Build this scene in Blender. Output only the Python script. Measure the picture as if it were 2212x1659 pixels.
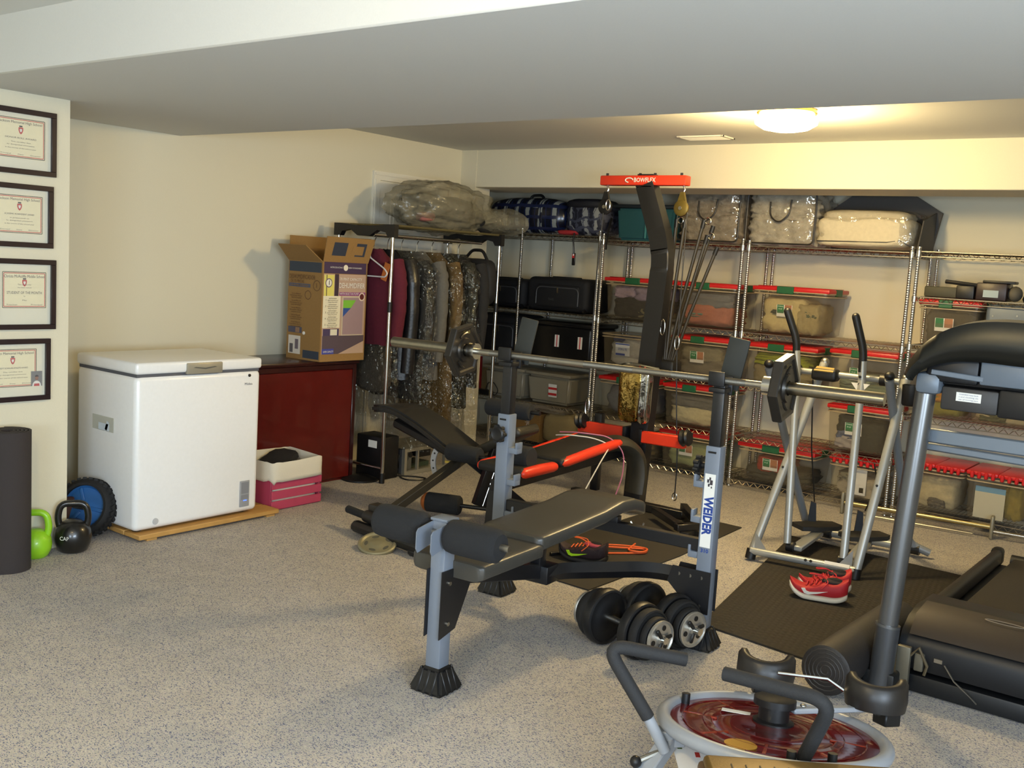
import bpy, bmesh, math, random
from math import pi, sin, cos, radians
from mathutils import Vector as V, Matrix, noise
random.seed(7)
for o in list(bpy.data.objects): bpy.data.objects.remove(o)
SC=bpy.context.scene; COL=SC.collection
# ---------------------------------------------------------------- camera, light, exposure
cd=bpy.data.cameras.new('camera'); cam=bpy.data.objects.new('camera',cd); COL.objects.link(cam); SC.camera=cam
cd.sensor_fit='HORIZONTAL'; cd.sensor_width=36; cd.lens=36*2202/2212; cd.clip_start=.05
yaw,pit,rol=radians(37.096),radians(6.762),radians(3.474)
f=V((-sin(yaw)*cos(pit),cos(yaw)*cos(pit),-sin(pit))); r=V((cos(yaw),sin(yaw),0)); u=r.cross(f)
r2=r*cos(rol)+u*sin(rol); u2=-r*sin(rol)+u*cos(rol)
cam.matrix_world=Matrix(((r2.x,u2.x,-f.x,0),(r2.y,u2.y,-f.y,0),(r2.z,u2.z,-f.z,1.55),(0,0,0,1)))
vs=SC.view_settings; vs.view_transform='Standard'; vs.look='None'; vs.gamma=1; vs.use_curve_mapping=False; vs.exposure=-0.10
W=bpy.data.worlds.new('world'); SC.world=W; W.use_nodes=True
bg=W.node_tree.nodes['Background']; bg.inputs[0].default_value=(.55,.65,.8,1); bg.inputs[1].default_value=.05
def lamp(name,kind,loc,power,col,size=.1,rot=None,sy=None):
    d=bpy.data.lights.new(name,kind); d.energy=power; d.color=col
    if kind=='AREA':
        d.size=size
        if sy: d.shape='RECTANGLE'; d.size_y=sy
    else: d.shadow_soft_size=size
    o=bpy.data.objects.new(name,d); COL.objects.link(o); o.location=loc
    if rot: o.rotation_euler=rot
    return o
WARM=(1,.77,.40)
lamp('ceiling_lamp_light','POINT',(-2.22,5.17,2.27),128,(1,.74,.34),.09)
lamp('front_lamp_light','POINT',(-1.55,.35,2.27),66,WARM,.09)
lamp('side_cool_fill','AREA',(1.83,.25,1.4),230,(.68,.83,1),1.1,(0,radians(90),0),2.0)  # cool fill added right of the camera, no known source there
lamp('rear_cool_fill','AREA',(.2,-2.3,1.35),150,(.68,.83,1),1.7,(radians(90),0,0),1.2)  # second cool fill, added behind the camera
# ---------------------------------------------------------------- materials
def lin(h):
    if isinstance(h,str):
        c=[int(h[i:i+2],16)/255 for i in (0,2,4)]
        return tuple(x/12.92 if x<=.04045 else ((x+.055)/1.055)**2.4 for x in c)+(1,)
    return tuple(h)+(1,)
MATS={}
def M(name,col=None,rough=.6,metal=0,bump=0,scale=60,var=0,coat=0,emit=0,spec=.5):
    if name in MATS: return MATS[name]
    m=bpy.data.materials.new(name); m.use_nodes=True; nt=m.node_tree; p=nt.nodes['Principled BSDF']
    p.inputs['Base Color'].default_value=lin(col); p.inputs['Roughness'].default_value=rough
    p.inputs['Metallic'].default_value=metal; p.inputs['Coat Weight'].default_value=coat
    p.inputs['Specular IOR Level'].default_value=spec
    if emit:
        p.inputs['Emission Color'].default_value=lin(col); p.inputs['Emission Strength'].default_value=emit
    tc=nt.nodes.new('ShaderNodeTexCoord')
    n=nt.nodes.new('ShaderNodeTexNoise'); n.inputs['Scale'].default_value=scale; n.inputs['Detail'].default_value=3
    nt.links.new(tc.outputs['Object'],n.inputs['Vector'])
    v=var or .06
    mx=nt.nodes.new('ShaderNodeMixRGB'); mx.blend_type='MULTIPLY'; mx.inputs[0].default_value=v
    mx.inputs[1].default_value=lin(col); nt.links.new(n.outputs['Fac'],mx.inputs[2]); nt.links.new(mx.outputs[0],p.inputs['Base Color'])
    if bump:
        b=nt.nodes.new('ShaderNodeBump'); b.inputs['Strength'].default_value=bump; b.inputs['Distance'].default_value=.004
        nt.links.new(n.outputs['Fac'],b.inputs['Height']); nt.links.new(b.outputs[0],p.inputs['Normal'])
    MATS[name]=m; return m
def CLEAR(name,col='ffffff',fac=.3,rough=.12,bump=0,scale=30,shiny=False):
    if name in MATS: return MATS[name]
    m=bpy.data.materials.new(name); m.use_nodes=True; nt=m.node_tree; p=nt.nodes['Principled BSDF']; out=nt.nodes['Material Output']
    p.inputs['Base Color'].default_value=lin(col); p.inputs['Roughness'].default_value=rough; p.inputs['Specular IOR Level'].default_value=.8
    if shiny: p.inputs['Metallic'].default_value=1
    t=nt.nodes.new('ShaderNodeBsdfTransparent'); mx=nt.nodes.new('ShaderNodeMixShader'); mx.inputs[0].default_value=fac
    t.inputs[0].default_value=(.95,.95,.95,1)
    nt.links.new(t.outputs[0],mx.inputs[1]); nt.links.new(p.outputs[0],mx.inputs[2]); nt.links.new(mx.outputs[0],out.inputs[0])
    if bump:
        tc=nt.nodes.new('ShaderNodeTexCoord'); n=nt.nodes.new('ShaderNodeTexNoise'); n.inputs['Scale'].default_value=scale
        nt.links.new(tc.outputs['Object'],n.inputs['Vector'])
        b=nt.nodes.new('ShaderNodeBump'); b.inputs['Strength'].default_value=bump; b.inputs['Distance'].default_value=.05 if shiny else .02
        nt.links.new(n.outputs['Fac'],b.inputs['Height']); nt.links.new(b.outputs[0],p.inputs['Normal'])
    MATS[name]=m; return m
def nodes(m): return m.node_tree, m.node_tree.nodes['Principled BSDF']
# carpet: looped berber with blue, rose and cream flecks in short rows
def carpet():
    m=M('carpet','a8a090',.95,spec=.15); nt,p=nodes(m); N=nt.nodes.new; L=nt.links.new
    tc=N('ShaderNodeTexCoord'); mp=N('ShaderNodeMapping'); mp.inputs['Rotation'].default_value=(0,0,radians(25)); mp.inputs['Scale'].default_value=(1,1.8,1)
    L(tc.outputs['Object'],mp.inputs[0])
    v=N('ShaderNodeTexVoronoi'); v.inputs['Scale'].default_value=205; v.inputs['Randomness'].default_value=.55; L(mp.outputs[0],v.inputs['Vector'])
    cr=N('ShaderNodeValToRGB'); e=cr.color_ramp; e.interpolation='CONSTANT'
    cols=[(0,'6c7086'),(.13,'b8b2a8'),(.42,'c4beb2'),(.68,'b0aca6'),(.80,'b9adad'),(.88,'cdc7b9'),(.95,'9c9eaa')]
    e.elements[0].color=lin(cols[0][1]); e.elements[0].position=0; e.elements[1].position=cols[1][0]; e.elements[1].color=lin(cols[1][1])
    for q,c in cols[2:]:
        x=e.elements.new(q); x.color=lin(c)
    sx=N('ShaderNodeSeparateColor'); L(v.outputs['Color'],sx.inputs[0]); L(sx.outputs[0],cr.inputs[0])
    n=N('ShaderNodeTexNoise'); n.inputs['Scale'].default_value=9; L(tc.outputs['Object'],n.inputs['Vector'])
    mx=N('ShaderNodeMixRGB'); mx.blend_type='MULTIPLY'; mx.inputs[0].default_value=.25; L(cr.outputs[0],mx.inputs[1]); L(n.outputs['Fac'],mx.inputs[2]); L(mx.outputs[0],p.inputs['Base Color'])
    b=N('ShaderNodeBump'); b.inputs['Strength'].default_value=.5; b.inputs['Distance'].default_value=.004; b.invert=True
    L(v.outputs['Distance'],b.inputs['Height']); L(b.outputs[0],p.inputs['Normal'])
    return m
def banded(m,scale,strength=.5,axis='Z',dist=.003):
    nt,p=nodes(m); N=nt.nodes.new; L=nt.links.new
    tc=N('ShaderNodeTexCoord'); w=N('ShaderNodeTexWave'); w.bands_direction=axis; w.inputs['Scale'].default_value=scale; w.inputs['Distortion'].default_value=0
    L(tc.outputs['Object'],w.inputs['Vector']); b=N('ShaderNodeBump'); b.inputs['Strength'].default_value=strength; b.inputs['Distance'].default_value=dist
    L(w.outputs['Fac'],b.inputs['Height']); L(b.outputs[0],p.inputs['Normal']); return m
CARPET=carpet()
WALL=M('wall_paint','d8d1b9',.9,bump=.06,scale=180); CEIL=M('ceiling_paint','cfcfca',.95,bump=.05,scale=180); TRIM=M('trim_paint','e4dfcf',.5)
BLACKP=M('black_plastic','101012',.45); BLACKM=M('black_metal','131316',.38,spec=.6); FOAM=M('black_foam','1c1d1f',.95,bump=.4,scale=400)
RUBBER=M('black_rubber','141313',.75,bump=.15,scale=200); CHROME=M('chrome','d8d6d0',.18,1); STEEL=M('steel','b4b0a6',.34,1,bump=.05,scale=90)
POST=banded(M('chrome_post','d4d2d0',.22,1),20,.6); WIRE=M('chrome_wire','bdb6a8',.28,1)
GREYP=M('grey_powdercoat','737b87',.42); SILVERP=M('silver_powdercoat','a2a39f',.36,.35); WHITE=M('white_enamel','eeeeec',.3,coat=.3)
RED=M('bright_red_plastic','d8311f',.38); LIDRED=M('lid_red','c41f22',.35); GREEN=M('latch_green','1d5a38',.5); LABELW=M('paper_white','e6e4dc',.7)
CARD=M('cardboard','94713f',.85,bump=.08,scale=120,var=.2); VINYL=M('black_vinyl','3e3c37',.36,bump=.1,scale=300)
BLUEINK=M('blue_ink','1f3f94',.5); REDINK=M('red_ink','c02a2c',.6); DARKINK=M('dark_ink','3a3338',.7); GREENL=M('label_green','2c6b40',.6)
TUB=CLEAR('clear_tub','8f836c',.2,.16); BAG=CLEAR('clear_vinyl','e8e6e0',.12,.06,.9,12,True); FILM=CLEAR('dry_cleaning_film','c8c8c0',.13,.09,1.0,22,True); GLASS=CLEAR('picture_glass','ffffff',.06,.03)
# ---------------------------------------------------------------- geometry helpers
def rotm(d):
    return V((0,0,1)).rotation_difference(V(d).normalized()).to_matrix().to_4x4()
def FR(o,x,y):
    x=V(x).normalized(); y=V(y); y=(y-x*y.dot(x)).normalized(); z=x.cross(y); o=V(o)
    return Matrix(((x.x,y.x,z.x,o.x),(x.y,y.y,z.y,o.y),(x.z,y.z,z.z,o.z),(0,0,0,1)))
def fillet(pts,rad,n=5):
    pts=[V(p) for p in pts]; out=[pts[0]]
    for i in range(1,len(pts)-1):
        a,b,c=pts[i-1],pts[i],pts[i+1]; d1=(a-b); d2=(c-b); k=min(rad,d1.length*.48,d2.length*.48)
        p=b+d1.normalized()*k; q=b+d2.normalized()*k
        for j in range(n+1):
            t=j/n; out.append(p*(1-t)**2+b*2*t*(1-t)+q*t*t)
    return out+[pts[-1]]
class B:
    def __init__(s): s.bm=bmesh.new()
    def add(s,t,mx=None):
        if mx is not None: t.transform(mx)
        me=bpy.data.meshes.new('t'); t.to_mesh(me); t.free(); s.bm.from_mesh(me); bpy.data.meshes.remove(me); return s
    def box(s,c,d,R=None,bev=0,seg=2):
        t=bmesh.new(); bmesh.ops.create_cube(t,size=1); bmesh.ops.scale(t,vec=d,verts=t.verts)
        if bev: bmesh.ops.bevel(t,geom=t.edges[:],offset=min(bev,min(d)*.45),segments=seg,profile=.5,affect='EDGES')
        m=Matrix.Translation(c)
        if R is not None: m=m@R
        return s.add(t,m)
    def bb(s,lo,hi,bev=0,seg=2):
        return s.box([(a+b)/2 for a,b in zip(lo,hi)],[abs(b-a) for a,b in zip(lo,hi)],None,bev,seg)
    def bar(s,p,q,w,h,bev=.003,up=(0,0,1)):
        p=V(p);q=V(q); d=q-p; z=d.normalized(); x=V(up).cross(z)
        if x.length<1e-3: x=V((1,0,0)).cross(z)
        x.normalize(); y=z.cross(x)
        m=Matrix(((x.x,y.x,z.x,0),(x.y,y.y,z.y,0),(x.z,y.z,z.z,0),(0,0,0,1)))
        return s.box((p+q)/2,(w,h,d.length),m,bev,1)
    def cyl(s,p,q,r,r2=None,n=16,cap=True):
        p=V(p);q=V(q); t=bmesh.new(); bmesh.ops.create_cone(t,cap_ends=cap,segments=n,radius1=r,radius2=r if r2 is None else r2,depth=(q-p).length)
        return s.add(t,Matrix.Translation((p+q)/2)@rotm(q-p))
    def sph(s,c,d,n=16,R=None):
        t=bmesh.new(); bmesh.ops.create_uvsphere(t,u_segments=n,v_segments=max(6,n//2),radius=.5); bmesh.ops.scale(t,vec=d,verts=t.verts)
        return s.add(t,Matrix.Translation(c)@(R or Matrix.Identity(4)))
    def tube(s,pts,r,n=8,closed=False,fil=0,sx=1):
        pts=fillet(pts,fil) if fil else [V(p) for p in pts]; N=len(pts); bm=s.bm
        rs=r if isinstance(r,(list,tuple)) else [r]*N; rings=[]; prev=None
        for i,p in enumerate(pts):
            if closed: t=(pts[(i+1)%N]-pts[i-1])
            else: t=pts[min(i+1,N-1)]-pts[max(i-1,0)]
            t.normalize()
            if prev is None:
                a=V((0,0,1)) if abs(t.z)<.9 else V((1,0,0)); x=a.cross(t).normalized()
            else:
                x=(prev-t*prev.dot(t)).normalized()
            prev=x; y=t.cross(x)
            rings.append([bm.verts.new(p+(x*cos(2*pi*k/n)*sx+y*sin(2*pi*k/n))*rs[i]) for k in range(n)])
        for i in range(N if closed else N-1):
            a=rings[i]; b=rings[(i+1)%N]
            for k in range(n): bm.faces.new((a[k],a[(k+1)%n],b[(k+1)%n],b[k]))
        if not closed:
            bm.faces.new(rings[0][::-1]); bm.faces.new(rings[-1])
        return s
    def lathe(s,prof,c=(0,0,0),ax=(0,0,1),n=24):
        t=bmesh.new(); rings=[]
        for r_,z in prof:
            rings.append([t.verts.new((max(r_,1e-4)*cos(2*pi*k/n),max(r_,1e-4)*sin(2*pi*k/n),z)) for k in range(n)])
        for a,b in zip(rings,rings[1:]):
            for k in range(n): t.faces.new((a[k],a[(k+1)%n],b[(k+1)%n],b[k]))
        t.faces.new(rings[0][::-1]); t.faces.new(rings[-1])
        return s.add(t,Matrix.Translation(c)@rotm(ax))
    def prism(s,poly,mx,th):
        t=bmesh.new(); a=[t.verts.new((x,y,0)) for x,y in poly]; b=[t.verts.new((x,y,th)) for x,y in poly]; n=len(poly)
        t.faces.new(a[::-1]); t.faces.new(b)
        for i in range(n): t.faces.new((a[i],a[(i+1)%n],b[(i+1)%n],b[i]))
        bmesh.ops.recalc_face_normals(t,faces=t.faces[:])
        return s.add(t,mx)
    def blob(s,c,d,seed=0,amp=.1,freq=2.,n=6,pw=4,R=None,warp=None):
        t=bmesh.new(); bmesh.ops.create_cube(t,size=2); bmesh.ops.subdivide_edges(t,edges=t.edges[:],cuts=n,use_grid_fill=True)
        o=V((seed*7.3,seed*3.1,seed*1.7))
        for v in t.verts:
            x,y,z=v.co; L=(abs(x)**pw+abs(y)**pw+abs(z)**pw)**(1/pw); q=v.co/L
            k=1+amp*noise.noise(q*freq+o)+amp*.5*noise.noise(q*freq*2.7+o)
            q=q*k; v.co=V((q.x*d[0]/2,q.y*d[1]/2,q.z*d[2]/2))
            if warp: v.co=warp(v.co)
        return s.add(t,Matrix.Translation(c)@(R or Matrix.Identity(4)))
    def grid(s,fn,nu,nv,closeu=False):
        bm=s.bm; vs=[[bm.verts.new(fn(i/nu,j/nv)) for j in range(nv+1)] for i in range(nu if closeu else nu+1)]
        for i in range(nu):
            for j in range(nv):
                a=vs[i]; b=vs[(i+1)%len(vs)]; bm.faces.new((a[j],b[j],b[j+1],a[j+1]))
        return s
def mw(p):
    m=Matrix.Identity(4)
    while p is not None:
        m=(Matrix.Translation(p.location)@p.rotation_euler.to_matrix().to_4x4())@m
        p=p.parent
    return m
def out(b,name,mat,parent=None,world=True,ang=38,flat=False,label=None,solid=0):
    me=bpy.data.meshes.new(name)
    if world and parent is not None: b.bm.transform(mw(parent).inverted())
    b.bm.to_mesh(me); b.bm.free(); me.materials.append(mat)
    if not flat:
        me.polygons.foreach_set('use_smooth',[True]*len(me.polygons)); me.set_sharp_from_angle(angle=radians(ang))
    o=bpy.data.objects.new(name,me); COL.objects.link(o)
    if parent is not None: o.parent=parent
    if label: o['label']=label
    if solid:
        md=o.modifiers.new('thickness','SOLIDIFY'); md.thickness=solid
    return o
def tag(o,label,cat,group=None):
    o['label']=label; o['category']=cat
    if group: o['group']=group
    return o
def T(name,label,cat,loc=(0,0,0),rz=0,group=None):
    o=bpy.data.objects.new(name,None); COL.objects.link(o); o.location=loc; o.rotation_euler=(0,0,rz); o.empty_display_size=.1
    return tag(o,label,cat,group)
def one(b,name,mat,label,cat,group=None,base=None,**k):   # a thing that is a single mesh, origin at its base
    if base is None:
        lo=V((1e9,)*3); hi=-lo
        for v in b.bm.verts:
            for i in range(3): lo[i]=min(lo[i],v.co[i]); hi[i]=max(hi[i],v.co[i])
        base=((lo.x+hi.x)/2,(lo.y+hi.y)/2,lo.z)
    b.bm.transform(Matrix.Translation(base).inverted())
    o=out(b,name,mat,None,**k); o.location=base
    return tag(o,label,cat,group)
def struct(b,name,mat,**k):
    o=out(b,name,mat,**k); o['kind']='structure'; return o
def dup(root,loc,rz,label,group=None):
    r_=root.copy(); COL.objects.link(r_); r_.location=loc; r_.rotation_euler=(0,0,rz); r_['label']=label
    if group: r_['group']=group
    for ch in list(root.children):
        c=ch.copy(); COL.objects.link(c); c.parent=r_
        for g in ch.children:
            d=g.copy(); COL.objects.link(d); d.parent=c
    return r_
def text(s,h,mx,mat,parent,width=None,name='lettering',th=.0006,align='CENTER',bold=0):
    cu=bpy.data.curves.new('txt','FONT'); cu.body=s; cu.size=1; cu.align_x=align; cu.align_y='CENTER'; cu.extrude=0; cu.offset=bold; cu.resolution_u=2
    ob=bpy.data.objects.new('txt',cu); me=ob.to_mesh()
    b=B(); b.bm.from_mesh(me); ob.to_mesh_clear(); bpy.data.objects.remove(ob)
    xs=[v.co.x for v in b.bm.verts]; w=max(xs)-min(xs); k=h/.72; kx=k if width is None else width/w
    b.bm.transform(mx@Matrix.Translation((0,0,th))@Matrix.Diagonal((kx,k,1,1)))
    return out(b,name,mat,parent,flat=True)
def rect(mx,w,h,mat,parent,name,th=.0008,x=0,y=0,label=None):
    b=B(); b.box((x,y,th/2),(w,h,th)); b.bm.transform(mx); return out(b,name,mat,parent,flat=True,label=label)
# ---------------------------------------------------------------- the room
XL,XR,YF,YB,ZC=-5.5,1.9,-2.4,7.45,2.43
struct(B().bb((-6.2,YF-.1,-.1),(XR+.1,YB+.1,0)),'floor',CARPET,flat=True)
struct(B().bb((-6.2,YF-.1,ZC),(XR+.1,YB+.1,ZC+.1)),'ceiling',CEIL,flat=True)
struct(B().bb((XL-.12,2.67,0),(XL,6.42,ZC)).bb((-6.2,6.42,0),(-6.08,YB,ZC)).bb((-6.08,6.42,0),(XL,6.46,ZC)).bb((XL-.12,YF,0),(-4.77,2.664,ZC)),'wall_left',WALL,flat=True)
struct(B().bb((-6.2,YB,0),(XR+.1,YB+.1,ZC)),'wall_back',WALL,flat=True)
struct(B().bb((XR,YF,0),(XR+.1,-.8,ZC)).bb((XR,1.3,0),(XR+.1,YB,ZC)).bb((XR,-.8,0),(XR+.1,1.3,.8)).bb((XR,-.8,2.0),(XR+.1,1.3,ZC)),'wall_right',WALL,flat=True)
struct(B().bb((XL-.1,YF-.1,0),(-1,YF,ZC)).bb((1.4,YF-.1,0),(XR+.1,YF,ZC)).bb((-1,YF-.1,0),(1.4,YF,.7)).bb((-1,YF-.1,2.0),(1.4,YF,ZC)),'wall_front',WALL,flat=True)
struct(B().bb((XL,2.12,2.195),(XR,3.78,ZC+.02),.006,1),'trim_1',CEIL)['label']='wide boxed beam dropped from the ceiling across the room'
struct(B().bb((-5.5,6.42,2.135),(XR,6.89,ZC+.02),.005,1),'trim_2',WALL)['label']='boxed soffit above the wire shelving'
struct(B().bb((XL,6.415,0),(-5.34,6.60,ZC)),'trim_3',WALL,flat=True)['label']='boxed corner chase beside the shelving'
wn=struct(B().bb((-1,YF-.06,.7),(-.94,YF+.02,2)).bb((1.34,YF-.06,.7),(1.4,YF+.02,2)).bb((-1,YF-.06,.7),(1.4,YF+.02,.76)).bb((-1,YF-.06,1.94),(1.4,YF+.02,2)).bb((.17,YF-.06,.7),(.23,YF,2)),'added_window_1',TRIM)  # unseen frame, added around the rear cool fill
out(B().bb((-.94,YF-.05,.76),(1.34,YF-.045,1.94)),'pane',GLASS,wn,flat=True)
wn=struct(B().bb((XR-.02,-.8,.8),(XR+.06,-.74,2)).bb((XR-.02,1.24,.8),(XR+.06,1.3,2)).bb((XR-.02,-.8,.8),(XR+.06,1.3,.86)).bb((XR-.02,-.8,1.94),(XR+.06,1.3,2)).bb((XR,.22,.8),(XR+.06,.28,2)),'added_window_2',TRIM)  # likewise added out of view, frames the side cool fill
out(B().bb((XR+.045,-.74,.86),(XR+.05,1.24,1.94)),'pane',GLASS,wn,flat=True)
# door on the left wall
dr=struct(B().bb((XL,5.49,0),(XL+.012,6.25,2.095)),'door_1',TRIM,flat=True)
b=B()
for y0,y1 in ((5.415,5.48),(6.26,6.325)):
    b.bb((XL-.01,y0,0),(XL+.022,y1,2.10)).bb((XL-.005,y0+.012,.002),(XL+.03,y0+.03,2.105))
b.bb((XL-.01,5.415,2.10),(XL+.022,6.325,2.165)).bb((XL-.005,5.42,2.135),(XL+.03,6.32,2.153))
out(b,'door_casing',TRIM,dr,flat=True)
for y in (5.6,5.93):
    for z0,z1 in ((1.72,1.97),(1.02,1.62),(.2,.92)):
        out(B().bb((XL+.008,y,z0),(XL+.02,y+.22,z1),.006,1).bb((XL+.015,y+.03,z0+.03),(XL+.026,y+.19,z1-.03),.006,1),'door_panel',TRIM,dr)
# ceiling lamp (dome) and vent
LG=M('lamp_glass','ffe2a8',.3,emit=40)
t=T('ceiling_lamp','lit round glass ceiling lamp behind the big dropped beam','lamp',(-2.22,5.17,ZC))
out(B().lathe([(.0,0),(.15,0),(.155,-.02),(.14,-.035)],(-2.22,5.17,ZC)),'lamp_base',BLACKP if 0 else M('brass','c9a85a',.3,1),t)
out(B().lathe([(.14,-.03),(.165,-.045),(.16,-.075),(.12,-.1),(.06,-.112),(0,-.115)],(-2.22,5.17,ZC)),'glass_dome',LG,t)
t.children[1].visible_shadow=True
t=T('front_ceiling_lamp','lit round glass ceiling lamp on the near side of the dropped beam','lamp',(-1.55,.35,ZC))
out(B().lathe([(.0,0),(.15,0),(.155,-.02),(.14,-.035)],(-1.55,.35,ZC)),'lamp_base',MATS['brass'],t)
out(B().lathe([(.14,-.03),(.165,-.045),(.16,-.075),(.12,-.1),(.06,-.112),(0,-.115)],(-1.55,.35,ZC)),'glass_dome',LG,t)
t=T('ceiling_vent','flat white slotted air vent in the ceiling left of the lamp','vent',(-3.14,6.07,ZC))
b=B().bb((-3.31,5.985,ZC-.008),(-2.98,6.0,ZC)).bb((-3.31,6.14,ZC-.008),(-2.98,6.155,ZC)).bb((-3.31,5.985,ZC-.008),(-3.29,6.155,ZC)).bb((-3.0,5.985,ZC-.008),(-2.98,6.155,ZC))
out(b,'vent_frame',TRIM,t,flat=True)
for i in range(9):
    y=6.008+i*.0155
    out(B().box((-3.145,y,ZC-.007),(.29,.009,.002),Matrix.Rotation(.6,4,'X')),'slat',TRIM,t,flat=True)
out(B().bb((-3.29,6.0,ZC-.0012),(-3.0,6.14,ZC-.0002)),'vent_opening',M('dark_gap','3a382f',.9),t,flat=True)
# ---------------------------------------------------------------- certificates on the near left wall
FRAMEW=M('espresso_frame','24161a',.35,coat=.2); MATB=M('cream_mat','e6e2cc',.85); CERT=M('certificate_paper','efe6c0',.8); 
def certificate(yc,w,z0,z1,pw,ph,pzc,lines,label,photo=False,pyc=None):
    t=T('certificate_frame',label,'certificate',(-4.77,yc,z0),0,'framed certificates'); x=-4.77; y0,y1=yc-w/2,yc+w/2; g=.024
    for lo,hi in (((x,y0,z1-g),(x+.022,y1,z1)),((x,y0,z0),(x+.022,y1,z0+g)),((x,y0,z0+g),(x+.022,y0+g,z1-g)),((x,y1-g,z0+g),(x+.022,y1,z1-g))):
        out(B().bb(lo,hi,.0012,1),'frame_rail',FRAMEW,t)
    out(B().bb((x+.002,y0+g,z0+g),(x+.008,y1-g,z1-g)),'mat_board',MATB,t,flat=True)
    pc=pyc or yc
    m=FR((x+.008,pc,pzc),(0,1,0),(0,0,1)); pp=rect(m,pw,ph,CERT,t,'certificate',.0012)
    m2=FR((x+.0093,pc,pzc),(0,1,0),(0,0,1)); b=B()
    for k,mt,nm in ((.004,DARKINK,'dark_border'),(.0095,REDINK,'red_border')):
        b=B(); q=.0032
        for sx in (-1,1): b.box((sx*(pw/2-k),0,0),(q,ph-2*k,.0004)); b.box((0,sx*(ph/2-k),0),(pw-2*k,q,.0004))
        b.bm.transform(m2); out(b,nm,mt,pp,flat=True)
    s=.0135; poly=[(-.8,1),(.8,1),(.8,0),(.45,-.9),(0,-1.3),(-.45,-.9),(-.8,0)]
    b=B().prism([(a*s,c*s+ph*.19) for a,c in poly],m2,.0006); out(b,'crest',REDINK,pp,flat=True)
    b=B().prism([(a*s*.5,c*s*.5+ph*.19) for a,c in poly],m2,.001); out(b,'crest_centre',LABELW,pp,flat=True)
    b=B().box((0,ph*.19+s*1.35,.0003),(s*1.1,s*.5,.0006)); b.bm.transform(m2); out(b,'crest_top',DARKINK,pp,flat=True)
    for i,(tx,hh,ww,yy) in enumerate(lines):
        text(tx,hh,m2@Matrix.Translation((0,yy*ph,0)),DARKINK,pp,ww*pw)
    if photo:
        m3=FR((x+.0095,pc+pw*.5-.002,pzc-.055),(0,1,0),(0,0,1)); ph_=rect(m3,.055,.072,M('photo_backdrop','6f6f70',.5),t,'portrait_photo')
        out(B().prism([(.024*cos(a)*.9,-.036+.026*max(0,sin(a))) for a in [i*pi/10 for i in range(11)]],m3,.0014),'printed_shirt',LABELW,ph_,flat=True)
        out(B().prism([(.0085*cos(a),.004+.012*sin(a)) for a in [i*pi/8 for i in range(16)]],m3,.0018),'printed_face',M('print_skin','8a5a42',.6),ph_,flat=True)
        out(B().prism([(.009*cos(a),.009+.009*sin(a)) for a in [i*pi/10 for i in range(11)]],m3,.0022),'printed_hair',DARKINK,ph_,flat=True)
        out(B().prism([(-.014,-.036),(.014,-.036),(.012,-.024),(-.012,-.024)],m3,.0019),'printed_trim',REDINK,ph_,flat=True)
    out(B().bb((x+.0115,y0+g,z0+g),(x+.0125,y1-g,z1-g)),'glass_pane',GLASS,t,flat=True)
L_=lambda a,b,c:[(a,.012,.86,.38),(b,.0075,.62,.0),(c,.005,.4,-.1),('for distinguished achievement',.005,.55,-.17),('in the course of the school year',.005,.62,-.25),('Principal        Date        Director',.005,.8,-.4)]
certificate(2.42,.335,1.822,2.12,.235,.185,1.985,L_('Jackson Memorial High School','HONOR ROLL AWARD','This certifies that'),'topmost of four framed certificates, cream paper with red border')
certificate(2.415,.32,1.485,1.777,.225,.18,1.637,L_('Jackson Memorial High School','ACADEMIC ACHIEVEMENT AWARD','is presented to'),'second framed certificate from the top, yellower paper with a signature')
certificate(2.44,.30,1.098,1.43,.215,.175,1.285,[('Christa McAuliffe Middle School',.014,.9,.36),('This certifies that',.006,.3,.14),('has been named',.005,.3,.06),('STUDENT OF THE MONTH',.013,.78,-.08),('for',.006,.04,-.17),('May',.006,.1,-.28),('Teacher              Principal',.006,.8,-.4)],'third framed certificate, reads STUDENT OF THE MONTH')
certificate(2.40,.33,.755,1.053,.235,.185,.915,L_('Jackson Memorial High School','VARSITY SCHOLAR ATHLETE AWARD','This certifies that'),'lowest framed certificate with a small portrait photo tucked in its corner',True,2.385)
# ---------------------------------------------------------------- things at the near left wall
t=T('rolled_mat','tall dark brown rolled exercise mat standing on end by the certificates','mat',(-4.595,2.28,0))
b=B(); c=V((-4.595,2.28,0)); pts=[]
prof=[]
for i in range(90):
    a=i/90*2*pi*4.5; r_=.03+.075*i/89; prof.append((r_*cos(a),r_*sin(a)))
ins=[((math.hypot(x,y)-.011)*x/math.hypot(x,y),(math.hypot(x,y)-.011)*y/math.hypot(x,y)) for x,y in prof]
tb=bmesh.new()
def ring(z): return [[tb.verts.new((x,y,z)) for x,y in prof],[tb.verts.new((x,y,z)) for x,y in ins]]
lo_,hi_=ring(0),ring(.652)
for i in range(89):
    tb.faces.new((lo_[0][i],lo_[0][i+1],hi_[0][i+1],hi_[0][i])); tb.faces.new((lo_[1][i+1],lo_[1][i],hi_[1][i],hi_[1][i+1])); tb.faces.new((hi_[0][i],hi_[0][i+1],hi_[1][i+1],hi_[1][i])); tb.faces.new((lo_[0][i+1],lo_[0][i],lo_[1][i],lo_[1][i+1]))
tb.faces.new((lo_[0][-1],lo_[1][-1],hi_[1][-1],hi_[0][-1]))
b.add(tb,Matrix.Translation(c)); out(b,'mat_roll',M('mat_foam','332d2c',.9,bump=.2,scale=150),t)
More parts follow.
